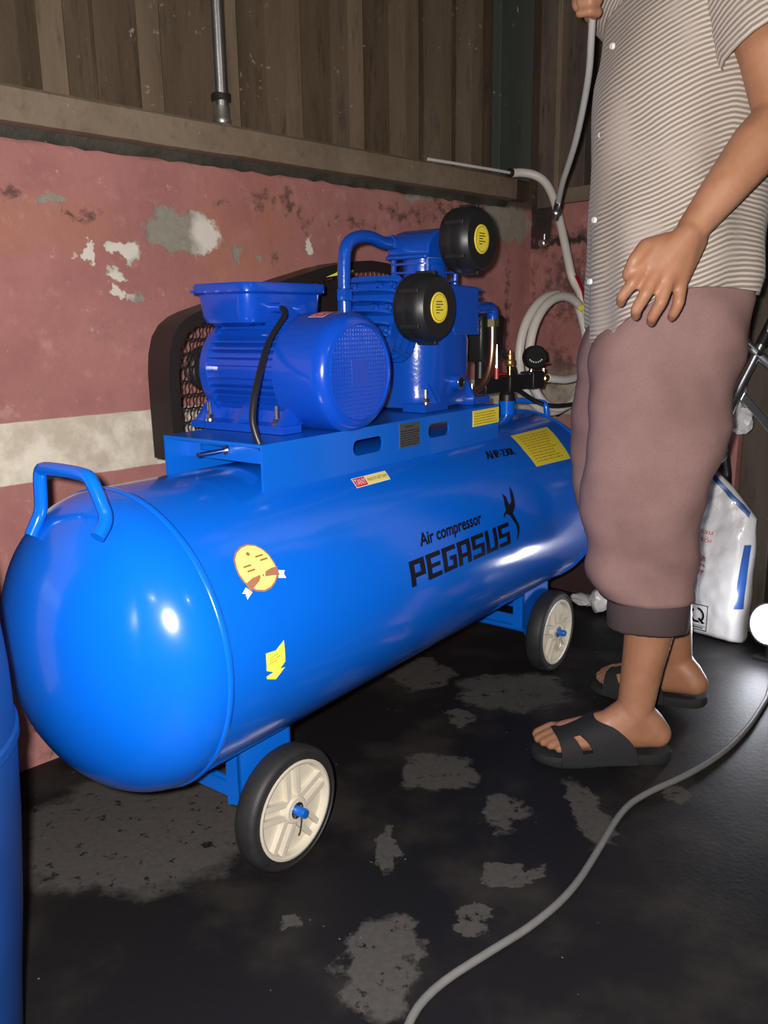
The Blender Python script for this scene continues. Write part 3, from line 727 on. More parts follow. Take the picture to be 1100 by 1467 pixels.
# ---- the pump: crankcase, three finned cylinders in a fan, heads, filters
PU, PW_ = .765, .79
def super_ring(cu_, cv, hu, hv, z, p=4, n=40):
    out = []
    for k in range(n):
        a = 2 * pi * k / n; c, s = cos(a), sin(a)
        out.append((cu_ + hu * abs(c) ** (2 / p) * (1 if c > 0 else -1), cv + hv * abs(s) ** (2 / p) * (1 if s > 0 else -1), z))
    return out
mb = MB()
mb.rings([super_ring(.775, .02, a, b, z, p) for a, b, z, p in ((.103, .076, .684, 5), (.100, .072, .692, 4), (.098, .076, .705, 3.2), (.100, .080, .73, 2.8), (.102, .083, .77, 2.7), (.102, .083, .81, 2.8), (.095, .078, .845, 2.8), (.075, .065, .875, 2.8), (.05, .05, .89, 3))])
for u0, u1 in ((.655, .735), (.832, .90)):                       # feet
    mb.box((u0, -.072, PT + .001), (u1, -.02, PT + .016)); mb.box((u0, .06, PT + .001), (u1, .10, PT + .016))
for u in (.705, .722, .848):
    mb.prism([(-.068, PT + .014), (-.04, PT + .014), (-.045, .735)], u - .003, u + .003, lambda x, y, h: (h, x, y))
mb.lathe([(.0155, -.078), (.0155, -.060), (.03, -.056)], (.775, 0, .730), ax, 24)
mb.lathe([(.06, .09), (.06, .11), (.03, .13)], (.775, 0, .79), ax, 32)
pump = mb.build('crankcase', M_PUMP, AC, smooth=50)
MB().lathe([(.0092, -.0785), (.0092, -.0775), (.0001, -.0775)], (.775, 0, .730), ax, 20).build('oil_sight_glass', mat('dark_glass', (.01, .011, .012), .1), pump)
MB().lathe([(.0092, -.079), (.0125, -.079), (.0125, -.0765), (.0092, -.0765)], (.775, 0, .730), ax, 24, closed=True).build('sight_glass_ring', M_STEEL, pump)
for u in (.690, .864): stud('bolt', u, -.05, PT + .016, pump, .026)
def cyl_frame(phi, w0):
    A = Vector((sin(phi), 0, cos(phi))); T = Vector((cos(phi), 0, -sin(phi)))
    return lambda t_, v, h: tuple(Vector((PU, v, w0)) + T * t_ + A * h)
def head_bolt(fr, x, y, h, parent):
    A = Vector(fr(0, 0, 1)) - Vector(fr(0, 0, 0))
    return MB().lathe([(.0072, 0), (.0072, .009), (.0045, .009), (.0045, .016)], fr(x, y, h), A, 6).build('head_bolt', M_PUMP, parent)
def finned(fr, V0, ht, hv, h0, h1, fins, rad):
    mb = MB().rings([[fr(rad * cos(2 * pi * j / 32), V0 + rad * .9 * sin(2 * pi * j / 32), h) for j in range(32)] for h in (h0, h1)])
    for h in fins: mb.prism(rrect(0, V0, 2 * ht, 2 * hv, min(ht, hv) * .55, 6), h, h + .0034, lambda x, y, hh: fr(x, y, hh))
    for sx in (-1, 1):
        for sy in (-1, 1): mb.cyl(fr(ht * .8 * sx, V0 + hv * .8 * sy, fins[0]), fr(ht * .8 * sx, V0 + hv * .8 * sy, h1 + .004), .0055, seg=10)
    return mb.build('cylinder', M_PUMP, AC, smooth=35)
# centre cylinder, upright, with an arched cover
fr = cyl_frame(0, PW_)
cy = finned(fr, .002, .062, .050, .04, .180, [.102, .118, .134, .150, .166], .047)
prof_ = [(-.068, .176), (-.068, .184), (-.060, .185), (-.059, .200), (-.050, .214), (-.030, .228), (-.004, .235), (.068, .237), (.075, .228), (.076, .185), (.084, .184), (.084, .176)]
MB().prism(prof_, -.046, .050, lambda x, y, h: fr(x, h, y)).build('cylinder_head', M_PUMP, cy, smooth=35, bevel=.003)
# left cylinder, lying towards the motor: its head carries long curved ribs
fr = cyl_frame(radians(-70), .800)
cy = finned(fr, .010, .066, .058, .04, .180, [.104, .124, .144, .163], .05)
mb = MB().prism(rrect(0, .010, .146, .122, .012, 4), .172, .188, lambda x, y, hh: fr(x, y, hh))
mb.build('cylinder_head', M_PUMP, cy, smooth=35)
for k in range(7):
    t_ = -.064 + k * .0205
    hh = .214 - abs(k - 3.2) ** 1.6 * .0020
    arc = [(.010 + .062 * sin(a) * 1.0, .186 + (hh - .186) * max(0, cos(a)) ** .45) for a in [-pi / 2 + pi * i / 14 for i in range(15)]]
    MB().prism(arc, t_ - .0020, t_ + .0020, lambda x, y, h: fr(h, x, y)).build('head_rib', M_PUMP, cy, smooth=35)
for t_ in (-.033, .008, .049):
    for y in (-.042, -.01, .05): head_bolt(fr, t_, y, .188, cy)
# right cylinder: a squared block with short ribs along its outer end
fr = cyl_frame(radians(92), .872)
cy = finned(fr, -.006, .047, .050, .03, .105, [.05, .066, .082], .042)
MB().prism([(-.048, -.01), (-.048, .100), (.048, .106), (.048, .01)], -.062, .046, lambda x, y, h: fr(x, h, y)).build('cylinder_head', M_PUMP, cy, smooth=0, bevel=.003)
for k in range(7):
    t_ = -.044 + k * .0147
    MB().prism([(-.060, .098), (-.060, .113), (-.050, .119), (.038, .119), (.044, .113), (.044, .098)], t_ - .0026, t_ + .0026, lambda x, y, h: fr(h, x, y)).build('head_rib', M_PUMP, cy, smooth=0)
# air filters: black drums facing the front
def air_filter(u, w, vf, R):
    f = empty('air_filter', (u, vf, w), 0, AC)
    pr = [(.0001, .0), (.024, .0), (.026, -.003), (R * .86, -.004), (R * .97, .006), (R, .014), (R, .024), (R * .985, .027), (R * .985, .032), (R, .035), (R * .99, .049), (R * .93, .057), (.03, .059), (.0001, .059)]
    MB().lathe(pr, (0, 0, 0), ax, 48).build('filter_housing', M_BLACK, f, smooth=40)
    for a in (.55, 1.6, 2.65, 3.7, 4.75, 5.8):
        mb = MB().box((cos(a) * R * .99 - .004, .004, sin(a) * R * .99 - .004), (cos(a) * R * .99 + .004, .044, sin(a) * R * .99 + .004))
        mb.build('clip', M_BLACK, f, smooth=0, bevel=.001)
    l = lab(MB().lathe([(.0001, -.0042), (.0258, -.0042), (.0268, -.0030), (.0001, -.0030)], (0, 0, 0), ax, 36).build('filter_label', M_YEL, f, smooth=30), 'round yellow label')
    MB().lathe([(.0223, -.0046), (.0233, -.0046), (.0233, -.0040), (.0223, -.0040)], (0, 0, 0), ax, 36, closed=True).build('print', M_BRINK, f)
    mb = MB()
    for k, w_ in enumerate((.020, .022, .014, .022, .010)):
        mb.box((-.011, -.0046, .0095 - k * .0048), (-.011 + w_, -.0040, .0111 - k * .0048))
    mb.build('print', M_INK, f, smooth=0)
    MB().cyl((0, .055, 0), (0, .10, .0), .016).build('filter_neck', M_BLACK, f)
    return f
air_filter(.609, .873, -.130, .0605)
air_filter(.765, .999, -.124, .0605)
# pipe from the centre head over to the left head, with union nuts
MB().tube([(.690, .03, .998), (.665, .03, .995), (.62, .03, 1.006), (.578, .03, 1.000), (.552, .03, .985), (.546, .03, .955), (.545, .03, .90), (.545, .03, .86)], .0118, 16, 2).build('cross_pipe', M_PUMP, AC, smooth=60)
MB().lathe([(.011, 0), (.0155, .002), (.0155, .022), (.011, .024)], (.545, .03, .886), (0, 0, 1), 6).lathe([(.013, -.03), (.013, .001)], (.545, .03, .886), (0, 0, 1), 16).build('union_nut', M_PUMP, AC)
MB().lathe([(.012, 0), (.0145, .002), (.0145, .014)], (.700, .03, .998), (-1, 0, .05), 6).build('union_nut', M_PUMP, AC)
# outlet elbow and copper delivery pipe
EU, EV = .982, -.030
MB().tube([(.87, EV, .873), (.95, EV, .877), (EU - .010, EV, .877), (EU, EV, .868), (EU, EV, .836)], .0125, 16, 1).build('elbow', M_PUMP, AC, smooth=60)
MB().lathe([(.0145, 0), (.0145, .016)], (EU, EV, .836), (0, 0, 1), 6).build('elbow_nut', mat('dull_brass', (.22, .19, .10), .4, .8), AC)
MB().tube([(EU, EV, .840), (EU + .001, EV, .80), (EU - .001, EV, .772), (EU - .010, EV, .742), (EU - .028, EV + .002, .716), (EU - .05, EV + .006, .702), (EU - .09, EV + .012, .692)], .0082, 14, 2).build('delivery_pipe', M_COPPER, AC, smooth=60)
MB().cyl((.693, -.068, .888), (.737, -.068, .888), .0075, seg=14).build('breather_plug', mat('yellow_plastic_plug', (.75, .45, .06), .4), pump)
# ---- pressure manifold with switch, gauge, safety valve and ball valves
mf = empty('pressure_manifold', (1.10, -.005, .662), 0, AC)
mb = MB().lathe([(.0185, 0), (.0185, .018), (.015, .02), (.015, .03)], (0, 0, 0), (0, 0, 1), 16)
mb.box((-.125, -.016, .026), (.165, .016, .060)); mb.box((.10, -.019, .022), (.155, .019, .064)); mb.box((-.02, -.02, .022), (.03, .02, .062))
mb.build('manifold_block', M_BLACK, mf, smooth=30, bevel=.003)
mb = MB().lathe([(.006, 0), (.006, .012), (.0075, .013), (.0075, .024)], (.012, 0, .060), (0, 0, 1), 12); mb.build('valve_stem', M_BRASS, mf)
mb = MB().lathe([(.0105, 0), (.0125, .004), (.0125, .012), (.0105, .016)], (.012, 0, .082), (0, 0, 1), 16).lathe([(.009, .016), (.009, .026), (.005, .028), (.005, .036)], (.012, 0, .082), (0, 0, 1), 12)
lab(mb.build('safety_valve', M_ORANGEBRASS, mf), 'orange brass safety valve')
gd = Vector((-.60, -.80, .05)).normalized(); gc = Vector((.118, -.01, .098))
lab(MB().lathe([(.0001, -.012), (.0275, -.012), (.0285, -.008), (.0285, .010), (.0265, .013), (.0255, .008), (.0001, .008)], gc, gd, 32).build('pressure_gauge', M_BLACK, mf, smooth=40), 'black round pressure gauge')
MB().cyl((.118, 0, .058), (.118, -.004, .078), .006, seg=10).build('gauge_stem', M_STEEL, mf)
mb = MB()
for k in range(-3, 4):
    a = k * .35; side_v = gd.cross(Vector((0, 0, 1))).normalized()
    p = gc + gd * .0085 + side_v * sin(a) * .018 + Vector((0, 0, cos(a) * -.012))
    mb.box(tuple(p - Vector((.001, .001, .0018))), tuple(p + Vector((.001, .001, .0018))))
mb.build('print', M_WHITE, mf, smooth=0)
mb = MB().lathe([(.0105, 0), (.0105, .010), (.0075, .011), (.0075, .016), (.0115, .018), (.0115, .034), (.0075, .036), (.0095, .038), (.0095, .052), (.006, .052)], (.163, 0, .042), (1, 0, 0), 12).lathe([(.005, 0), (.005, .018)], (.19, 0, .05), (0, 0, 1), 10)
lab(mb.build('ball_valve', M_BRASS, mf), 'brass ball valve')
mb = MB().box((.120, -.014, .078), (.196, .004, .083)); lab(mb.build('valve_lever', M_REDH, mf, smooth=0, bevel=.002), 'red valve lever')
mb = MB().box((-.085, -.026, .066), (-.045, -.012, .071)); lab(mb.build('valve_lever', M_REDH, mf, smooth=0, bevel=.002), 'red valve lever')
MB().cyl((-.105, -.03, .085), (-.105, -.03, .135), .0055, .0015, seg=10).build('drain_tip', M_STEEL, mf); lab(MB().cyl((-.105, -.03, .06), (-.105, -.03, .085), .0055, seg=10).build('red_collar', M_REDH, mf), 'red collar')
R = [[(x - .075, y + .03, z) for x, y in rbox(0, 0, w, h, .008)] for w, h, z in ((.092, .062, .098), (.096, .066, .102), (.105, .070, .192), (.100, .066, .198))]
lab(MB().rings(R).cyl((-.075, .03, .05), (-.075, .03, .10), .012).build('pressure_switch', M_BLACK, mf, smooth=35), 'black pressure switch box')
MB().tube([(-.02, .01, .128), (.0, .005, .105), (.03, 0, .078), (.04, 0, .06)], .0055, 8, 1).build('switch_tube', M_CABLE, mf, smooth=60)
MB().tube([(.02, -.012, .03), (.06, -.016, .012), (.12, -.02, -.012), (.20, -.02, -.028), (.30, -.02, -.034), (.42, -.02, -.034), (.55, .05, -.04), (.62, .16, -.10)], .0060, 8, 2).build('switch_cable', M_CABLE, AC, smooth=60).location = (1.10, -.005, .662)
# ------------------------------------------------------------------ pipe on the ledge, hoses
m_pipe = mat('galvanised_pipe', (.74, .73, .72), .30, 1.0, var=.3, vscale=18, bump=.1, bscale=60)
pp = tag(empty('steel_pipe', (1.093, 1.530, 1.249)), 'shiny galvanised steel pipe standing upright on the wall ledge', 'pipe')
MB().lathe([(.0165, .0), (.0165, 1.3)], (0, 0, 0), (0, 0, 1), 32).build('pipe', m_pipe, pp)
m_collar = mat('dark_wire_collar', (.05, .045, .045), .45, .6)
mb = MB()
for k in range(4): mb.tube([(.0185 * cos(2 * pi * j / 20), .0185 * sin(2 * pi * j / 20), .044 + k * .0035 + .001 * sin(j + k)) for j in range(20)], .0021, 6, closed=True)
mb.build('wire_tie', m_collar, pp)
MB().lathe([(.0185, .002), (.0195, .006), (.0180, .010), (.0165, .034)], (0, 0, 0), (0, 0, 1), 24).build('foot_solder', mat('dull_zinc', (.42, .40, .36), .4, .9, var=.4, vscale=60, bump=.5, bscale=90), pp)

def ring_pts(c, ra, rb, a0, a1, n, tilt=0, dy=0, drift=0):
    return [Vector((c[0] + ra * cos(a0 + (a1 - a0) * i / n), c[1] + dy + drift * i / n, c[2] + rb * sin(a0 + (a1 - a0) * i / n))) for i in range(n + 1)]
HP = [Vector(p) for p in ((2.045, 1.500, 1.2525), (2.075, 1.485, 1.2555), (2.10, 1.455, 1.248), (2.115, 1.425, 1.222), (2.113, 1.395, 1.165), (2.095, 1.36, 1.09), (2.075, 1.325, 1.01), (2.068, 1.305, .955))]
cc = (2.0, 1.30, .760)
coil = HP + [Vector((2.10, 1.295, .92))] + ring_pts(cc, .152, .150, .75, -5.60, 44, 0, -.012, .0) + ring_pts((2.003, 1.30, .757), .168, .158, .68, -4.72, 40, 0, .010)
coil = [p for p in coil]
hose = tag(empty('hose_coil', (2.0, 1.3, .6)), 'thick white air hose hanging in a coil near the room corner', 'hose')
inv = Vector((2.0, 1.3, .6))
MB().tube([p - inv for p in coil], .0118, 14, 2).build('hose', M_HOSE, hose, smooth=60)
# tail of the coil down to the ball valve
MB().tube([Vector(p) - inv for p in ((2.075, 1.297, .905), (2.098, 1.292, .86), (2.118, 1.288, .81), (2.108, 1.275, .752), (2.06, 1.25, .715), (2.0, 1.23, .70), (1.93, 1.222, .694), (1.88, 1.22, .698), (1.835, 1.2205, .704))], .0105, 12, 2).build('hose_tail', M_HOSE, hose, smooth=60)
mb = MB()
for q0, q1 in (((2.055, 1.30, .965), (2.072, 1.275, .88)), ((2.062, 1.275, .885), (2.125, 1.28, .90))):
    q0, q1 = Vector(q0), Vector(q1); dd = (q1 - q0).normalized(); sv = Vector((1, 0, 0)) if abs(dd.x) < .7 else Vector((0, 0, 1))
    mb.rings([[p + sv * .006 + Vector((0, -.016, 0)), p - sv * .006 + Vector((0, -.016, 0)), p - sv * .006 + Vector((0, -.013, 0)), p + sv * .006 + Vector((0, -.013, 0))] for p in (q0 - inv, (q0 + q1) / 2 - inv + Vector((0, -.006, 0)), q1 - inv)])
lab(mb.build('strap', M_REDH, hose, smooth=0), 'red tie strap')
lab(MB().lathe([(.009, 0), (.009, .016)], Vector((2.069, 1.277, .878)) - inv, (0, -1, .2), 8).build('yellow_tag', M_YEL, hose), 'yellow end of the tie')
cable = tag(MB().tube([(1.72, 1.524, 1.2545), (1.80, 1.518, 1.2545), (1.92, 1.508, 1.2535), (1.99, 1.502, 1.253), (2.04, 1.50, 1.2525)], .0042, 10, 1).build('white_cable', M_HOSE, smooth=60), 'thin white cable lying along the ledge top', 'cable')
lab(MB().tube([(2.036, 1.50, 1.2525), (2.044, 1.50, 1.2525)], .0125, 12).build('black_tape', M_CABLE, hose), 'black tape'); bpy.data.objects['black_tape'].location = -inv
# the hose the man holds, with its chrome end
m_hose2 = mat('grey_white_hose', (.40, .39, .38), .4, var=.1, vscale=40)
hh = tag(empty('air_hose', (1.748, 1.148, 1.05)), 'thin grey white hose with chrome end, hanging from the raised hand', 'hose')
iv = Vector((1.748, 1.148, 1.05))
HA = [Vector(p) for p in ((1.455, .875, 1.50), (1.4535, .885, 1.44), (1.452, .892, 1.393), (1.470, .905, 1.355), (1.503, .926, 1.306), (1.553, .968, 1.257), (1.601, 1.012, 1.209), (1.650, 1.060, 1.173), (1.686, 1.097, 1.147), (1.742, 1.143, 1.116))]
MB().tube([p - iv for p in HA], .0066, 12, 2).build('hose', m_hose2, hh, smooth=60)
a_, b_ = Vector((1.742, 1.143, 1.116)), Vector((1.786, 1.18, 1.085))
d_ = (b_ - a_)
mb = MB().lathe([(.0075, 0), (.0085, .002), (.0085, .028), (.006, .030), (.006, .036), (.009, .038), (.009, .044), (.006, .046), (.0055, .066), (.003, .068)], a_ - iv, d_, 14)
lab(mb.build('chrome_fitting', M_CHROME, hh), 'chrome end fitting')
tp = tag(empty('wall_tap', (XEND, 1.495, 1.075)), 'small chrome tap end sticking out of the room corner', 'tap')
MB().lathe([(.006, 0), (.006, .03), (.0105, .031), (.0105, .05), (.007, .052)], (0, 0, 0), (-1, -.1, -.1), 12).build('spout', M_CHROME, tp)
MB().cyl((-.03, -.003, 0), (-.03, -.003, .022), .004).build('stem', M_CHROME, tp)

# ------------------------------------------------------------------ grey cord on the floor
pts = [(.56, .55, .006), (.633, .600, .006), (.70, .612, .006), (.80, .598, .006), (.88, .585, .006), (.98, .584, .006), (1.09, .606, .006), (1.23, .639, .006), (1.31, .634, .006), (1.42, .606, .006), (1.55, .592, .006), (1.68, .598, .006), (1.78, .612, .006), (1.873, .626, .006), (1.98, .66, .006), (2.15, .72, .006), (2.3, .72, .006)]
tag(MB().tube(pts, .0058, 10, 2).build('floor_cord', M_GREYCORD, smooth=60), 'grey cord snaking across the wet black floor', 'cord')

# ------------------------------------------------------------------ blue barrel at the left edge
m_drum = mat('blue_barrel_plastic', (.008, .05, .22), .4, var=.35, vscale=9, bump=.15, bscale=40)
dr = tag(empty('barrel', (.124, .941, 0)), 'dark blue rounded barrel standing in front of the rounded tank end', 'barrel')
pr = [(.0001, .004), (.14, .004), (.160, .012), (.170, .06), (.176, .13), (.1865, .226), (.196, .34), (.2005, .43), (.200, .50), (.196, .56), (.187, .64), (.176, .72), (.168, .79), (.158, .815), (.14, .825), (.0001, .825)]
MB().lathe(pr, (0, 0, 0), (0, 0, 1), 64).build('barrel_body', m_drum, dr, smooth=40)
MB().lathe([(.197, .425), (.2035, .43), (.2035, .44), (.197, .445)], (0, 0, 0), (0, 0, 1), 64, closed=True).build('hoop', m_drum, dr, smooth=50)
MB().lathe([(.0001, .82), (.03, .82), (.03, .84), (.0001, .842)], (.07, .03, 0), (0, 0, 1), 20).build('bung', m_drum, dr)

# ------------------------------------------------------------------ white sack, chrome tool, work lamp
m_sack = mat('white_woven_sack', (.62, .60, .60), .38, coat=.3, bump=.35, bscale=38, bdist=.006)
m_sackblue = mat('blue_sack_print', (.02, .08, .30), .4, coat=.3, bump=.3, bscale=50)
m_sackred = mat('red_sack_print', (.55, .03, .05), .5)
BX = 2.118
def sack_top(y):
    return np.interp(y, [.80, .815, .83, .865, .93, .965, 1.0, 1.08, 1.15, 1.20], [.335, .352, .368, .408, .462, .474, .465, .40, .345, .32])
def sack_x(y, z, back=False):
    a = max(0., min(1., (y - .80) / (1.20 - .80))); zt = sack_top(y); b = max(0., min(1., z / zt))
    edge = min(1., (min(a, 1 - a) / .06)) ** .5 if min(a, 1 - a) > 0 else 0
    top = min(1., ((1 - b) / .55)) ** .6 if b < 1 else 0
    bot = min(1., (b / .04 + .3)) if b < .04 else 1
    th = .095 * (.35 + .65 * edge) * (.12 + .88 * top) * bot
    wr = .004 * noise.noise((y * 16, z * 11, 3)) + .0025 * noise.noise((y * 40, z * 32, 8)) + .003 * abs(noise.noise((y * 9 + z * 20, z * 5, 1)))
    return BX + .055 + (1 if back else -1) * th / 2 - wr * (0 if back else 1) + .012 * b
ny, nz = 60, 54
grid = []
sk = tag(empty('sack', (BX + .05, .99, 0)), 'white printed plastic sack standing behind the man, blue along its edge', 'sack')
mb = MB(); so = Vector((BX + .05, .99, 0))
vs = []; fs = []
for bk in (False, True):
    for i in range(ny + 1):
        for j in range(nz + 1):
            y = .80 + (1.20 - .80) * i / ny; z = sack_top(y) * j / nz + .002
            yy = y + .004 * noise.noise((z * 14, y * 3, 5)) * (1 if i in (0, ny) else 0)
            vs.append(Vector((sack_x(y, z, bk), yy, z)) - so)
n1 = (ny + 1) * (nz + 1); idx = lambda b, i, j: b * n1 + i * (nz + 1) + j
for i in range(ny):
    for j in range(nz):
        fs.append((idx(0, i, j), idx(0, i, j + 1), idx(0, i + 1, j + 1), idx(0, i + 1, j))); fs.append((idx(1, i, j), idx(1, i + 1, j), idx(1, i + 1, j + 1), idx(1, i, j + 1)))
    fs.append((idx(0, i, nz), idx(1, i, nz), idx(1, i + 1, nz), idx(0, i + 1, nz))); fs.append((idx(0, i, 0), idx(0, i + 1, 0), idx(1, i + 1, 0), idx(1, i, 0)))
for j in range(nz):
    fs.append((idx(0, 0, j), idx(1, 0, j), idx(1, 0, j + 1), idx(0, 0, j + 1))); fs.append((idx(0, ny, j), idx(0, ny, j + 1), idx(1, ny, j + 1), idx(1, ny, j)))
mb.add(vs, fs).build('sack_body', m_sack, sk, smooth=60)
on_sack = lambda y, z, e=.0012: Vector((sack_x(y, z) - e, y, z)) - so
def sack_patch(mb, q, e=.0012, n=10):
    """quad in (y, z): bl, br, tr, tl"""
    a, b, c, d = [np.array(p) for p in q]; vs = []
    for i in range(n + 1):
        for j in range(n + 1):
            s_, r_ = i / n, j / n; p = (a * (1 - s_) + b * s_) * (1 - r_) + (d * (1 - s_) + c * s_) * r_
            vs.append(on_sack(p[0], p[1], e))
    return mb.add(vs, [(i * (n + 1) + j, (i + 1) * (n + 1) + j, (i + 1) * (n + 1) + j + 1, i * (n + 1) + j + 1) for i in range(n) for j in range(n)])
mb = MB(); sack_patch(mb, [(.820, .10), (.802, .10), (.802, .27), (.815, .27)]); sack_patch(mb, [(.94, .452), (.815, .340), (.815, .356), (.94, .4665)], .0015, 20)
mb.build('blue_edge', m_sackblue, sk, smooth=60, fix=False)
def sack_text(txt, yr, zb, w, h, m=m_sackred):
    mb = MB(); text_fit(mb, txt, lambda x, y: on_sack(yr + w - x, zb + y, .0018), w, h); return mb.build('lettering', m, sk, smooth=0, fix=False)
sack_text('bao nguyên sau', .896, .287, .155, .0125); sack_text('xem thay đổi', .896, .266, .150, .0125)
sack_text('khô sau 7 - 18', .905, .214, .14, .0125); sack_text('nghiêm chỉnh', .905, .198, .14, .0125); sack_text('trong 7 ngày', .905, .181, .14, .0125)
sack_text('xi măng bao', .935, .345, .12, .010)
mb = MB(); sack_patch(mb, [(1.02, .375), (.925, .375), (.930, .425), (1.02, .432)], .0016)
lab(mb.build('grey_print', mat('grey_print', (.25, .25, .26), .5), sk, smooth=60, fix=False), 'grey printed panel')
# boxed Q mark
mb = MB()
y0, y1, z0, z1 = .886, .941, .022, .094
for q in ([(y1, z0), (y0, z0), (y0, z0 + .0022), (y1, z0 + .0022)], [(y1, z1 - .0022), (y0, z1 - .0022), (y0, z1), (y1, z1)], [(y1, z0), (y1 - .002, z0), (y1 - .002, z1), (y1, z1)], [(y0 + .002, z0), (y0, z0), (y0, z1), (y0 + .002, z1)],
          [(y1 - .004, z0 + .012), (y0 + .004, z0 + .012), (y0 + .004, z0 + .0135), (y1 - .004, z0 + .0135)], [(y1 - .006, z0 + .006), (y0 + .010, z0 + .006), (y0 + .010, z0 + .009), (y1 - .006, z0 + .009)]):
    sack_patch(mb, q, .0016, 2)
qc = ((y0 + y1) / 2, .064)
for k in range(20):
    a0, a1 = 2 * pi * k / 20, 2 * pi * (k + 1) / 20
    if k in (5, 6, 16): continue
    P = lambda a, r: (qc[0] - r * cos(a), qc[1] + r * 1.12 * sin(a))
    sack_patch(mb, [P(a0, .0140), P(a1, .0140), P(a1, .0195), P(a0, .0195)], .0016, 1)
sack_patch(mb, [(qc[0] - .002, qc[1] - .010), (qc[0] - .007, qc[1] - .006), (qc[0] - .022, qc[1] - .021), (qc[0] - .014, qc[1] - .023)], .0016, 1)
lab(mb.build('quality_mark', M_INK, sk, smooth=0, fix=False), 'black boxed Q mark')
# crumpled corner of the sack lying to the left of the man's leg
def crumple(c, rad, seed, amp=.35, sub=3):
    bm = bmesh.new(); bmesh.ops.create_icosphere(bm, subdivisions=sub, radius=1)
    vs = []
    for v in bm.verts:
        d = 1 + amp * noise.noise(Vector(v.co) * 1.6 + Vector((seed, 0, 0))) + amp * .5 * noise.noise(Vector(v.co) * 4.2 + Vector((0, seed, 0)))
        vs.append(Vector((c[0] + v.co.x * rad[0] * d, c[1] + v.co.y * rad[1] * d, c[2] + v.co.z * rad[2] * d)))
    bm.verts.index_update(); fs = [[v.index for v in f.verts] for f in bm.faces]; bm.free()
    return vs, fs
vs, fs = crumple((2.14, 1.27, .022), (.03, .045, .016), 4); vs2, fs2 = crumple((2.115, 1.205, .04), (.03, .028, .036), 9, .25)
mb = MB().add([v - so for v in vs], fs); mb.build('sack_corner', m_sack, sk, smooth=25)
mb = MB().add([v - so for v in vs2], fs2); mb.build('sack_corner', m_sack, sk, smooth=25)

# chrome tool with cross bars leaning over the sack
tl = tag(empty('chrome_tool', (2.03, .86, .5)), 'chrome tapered steel tool with cross bars, leaning above the white sack', 'tool'); to = Vector((2.03, .86, .5))
tip, top_ = Vector((2.020, .873, .535)), Vector((2.093, .799, .768))
ax_ = (top_ - tip).normalized(); ln = (top_ - tip).length
MB().lathe([(.0001, 0), (.024, 0), (.0265, .004), (.0262, .02), (.020, .075), (.0145, .13), (.0115, .19), (.0105, ln), (.0105, ln + .12)], tip - to, ax_, 32).build('tapered_tube', M_CHROME, tl, smooth=40)
c1 = tip + ax_ * (ln - .005); c2 = tip + ax_ * (ln * .60)
sidev = (Vector((2.112, .78, .740)) - Vector((2.066, .826, .792))).normalized()
MB().lathe([(.0001, -.045), (.011, -.045), (.0125, -.042), (.0125, .10), (.0001, .10)], c1 - to, sidev, 24).build('cross_bar', M_CHROME, tl)
s2 = (Vector((2.125, .766, .58)) - Vector((2.074, .819, .658))).normalized()
mb = MB()
pA, pB = Vector((2.072, .821, .662)) - to, Vector((2.150, .742, .545)) - to
nv = ax_; wv = s2.cross(nv).normalized()
mb.rings([[p + nv * .011 + wv * .006, p - nv * .011 + wv * .006, p - nv * .011 - wv * .006, p + nv * .011 - wv * .006] for p in (pA, pB)])
mb.build('flat_arm', M_CHROME, tl, smooth=0, bevel=.002)
MB().cyl(c1 - to + Vector((-.010, -.010, 0)), c1 - to + Vector((-.016, -.016, 0)), .006, seg=14).build('pin', M_BLACK, tl)
MB().lathe([(.014, 0), (.014, .09)], Vector(c1) + ax_ * .02 - to, ax_ * .6 + Vector((.1, 0, .1)), 16).build('grip', M_BLACK, tl)
MB().tube([Vector(p) - to for p in ((2.045, .850, .575), (2.09, .868, .545), (2.16, .885, .49), (2.208, .895, .43), (2.216, .897, .36), (2.216, .897, .0))], .0125, 12, 1).build('support_tube', mat('dark_steel_tube', (.05, .048, .05), .35, .8), tl)
m_plastic = mat('crumpled_white_plastic', (.55, .54, .55), .3, coat=.3, bump=.4, bscale=60, bdist=.004)
for c_, rd, sd_ in (((2.016, .877, .512), (.022, .022, .040), 2), ((2.040, .850, .520), (.016, .018, .022), 6), ((2.085, .822, .600), (.022, .03, .032), 12), ((2.010, .892, .56), (.012, .014, .04), 3)):
    vs, fs = crumple(c_, rd, sd_, .3); MB().add([v - to for v in vs], fs).build('plastic_wrap', m_plastic, tl, smooth=25)
lab(MB().box((2.008 - to.x, .866 - to.y, .506 - to.z), (2.012 - to.x, .884 - to.y, .512 - to.z)).box((2.006 - to.x, .862 - to.y, .494 - to.z), (2.010 - to.x, .880 - to.y, .500 - to.z)).build('red_print', M_RED, tl, smooth=0), 'red print on the plastic')

# bright work lamp on the floor by the sack
wl = tag(empty('work_lamp', (2.085, .712, 0)), 'small bright white work lamp glowing on the floor beside the sack', 'lamp')
ld = Vector((-.62, .15, .15)).normalized(); lc = Vector((0, 0, .098))
MB().lathe([(.0001, -.05), (.034, -.05), (.042, -.045), (.054, -.004), (.054, .004), (.050, .004), (.048, -.006), (.0001, -.006)], lc, ld, 32).build('lamp_housing', M_BLACK, wl, smooth=35)
m_em = mat('lit_lamp_lens', (.93, .94, 1.0), .3, emit=30)
MB().lathe([(.0001, .001), (.047, -.002), (.047, -.005), (.0001, -.005)], lc, ld, 32).build('lens', m_em, wl)
MB().box((-.012, -.03, 0), (.03, .03, .008)).cyl((.012, 0, .005), (.012, 0, .06), .007).build('stand', M_BLACK, wl, smooth=30)
lamp('work_lamp_light', Vector((2.085, .712, 0)) + lc + ld * .03, 1.8, .03, (.88, .92, 1))
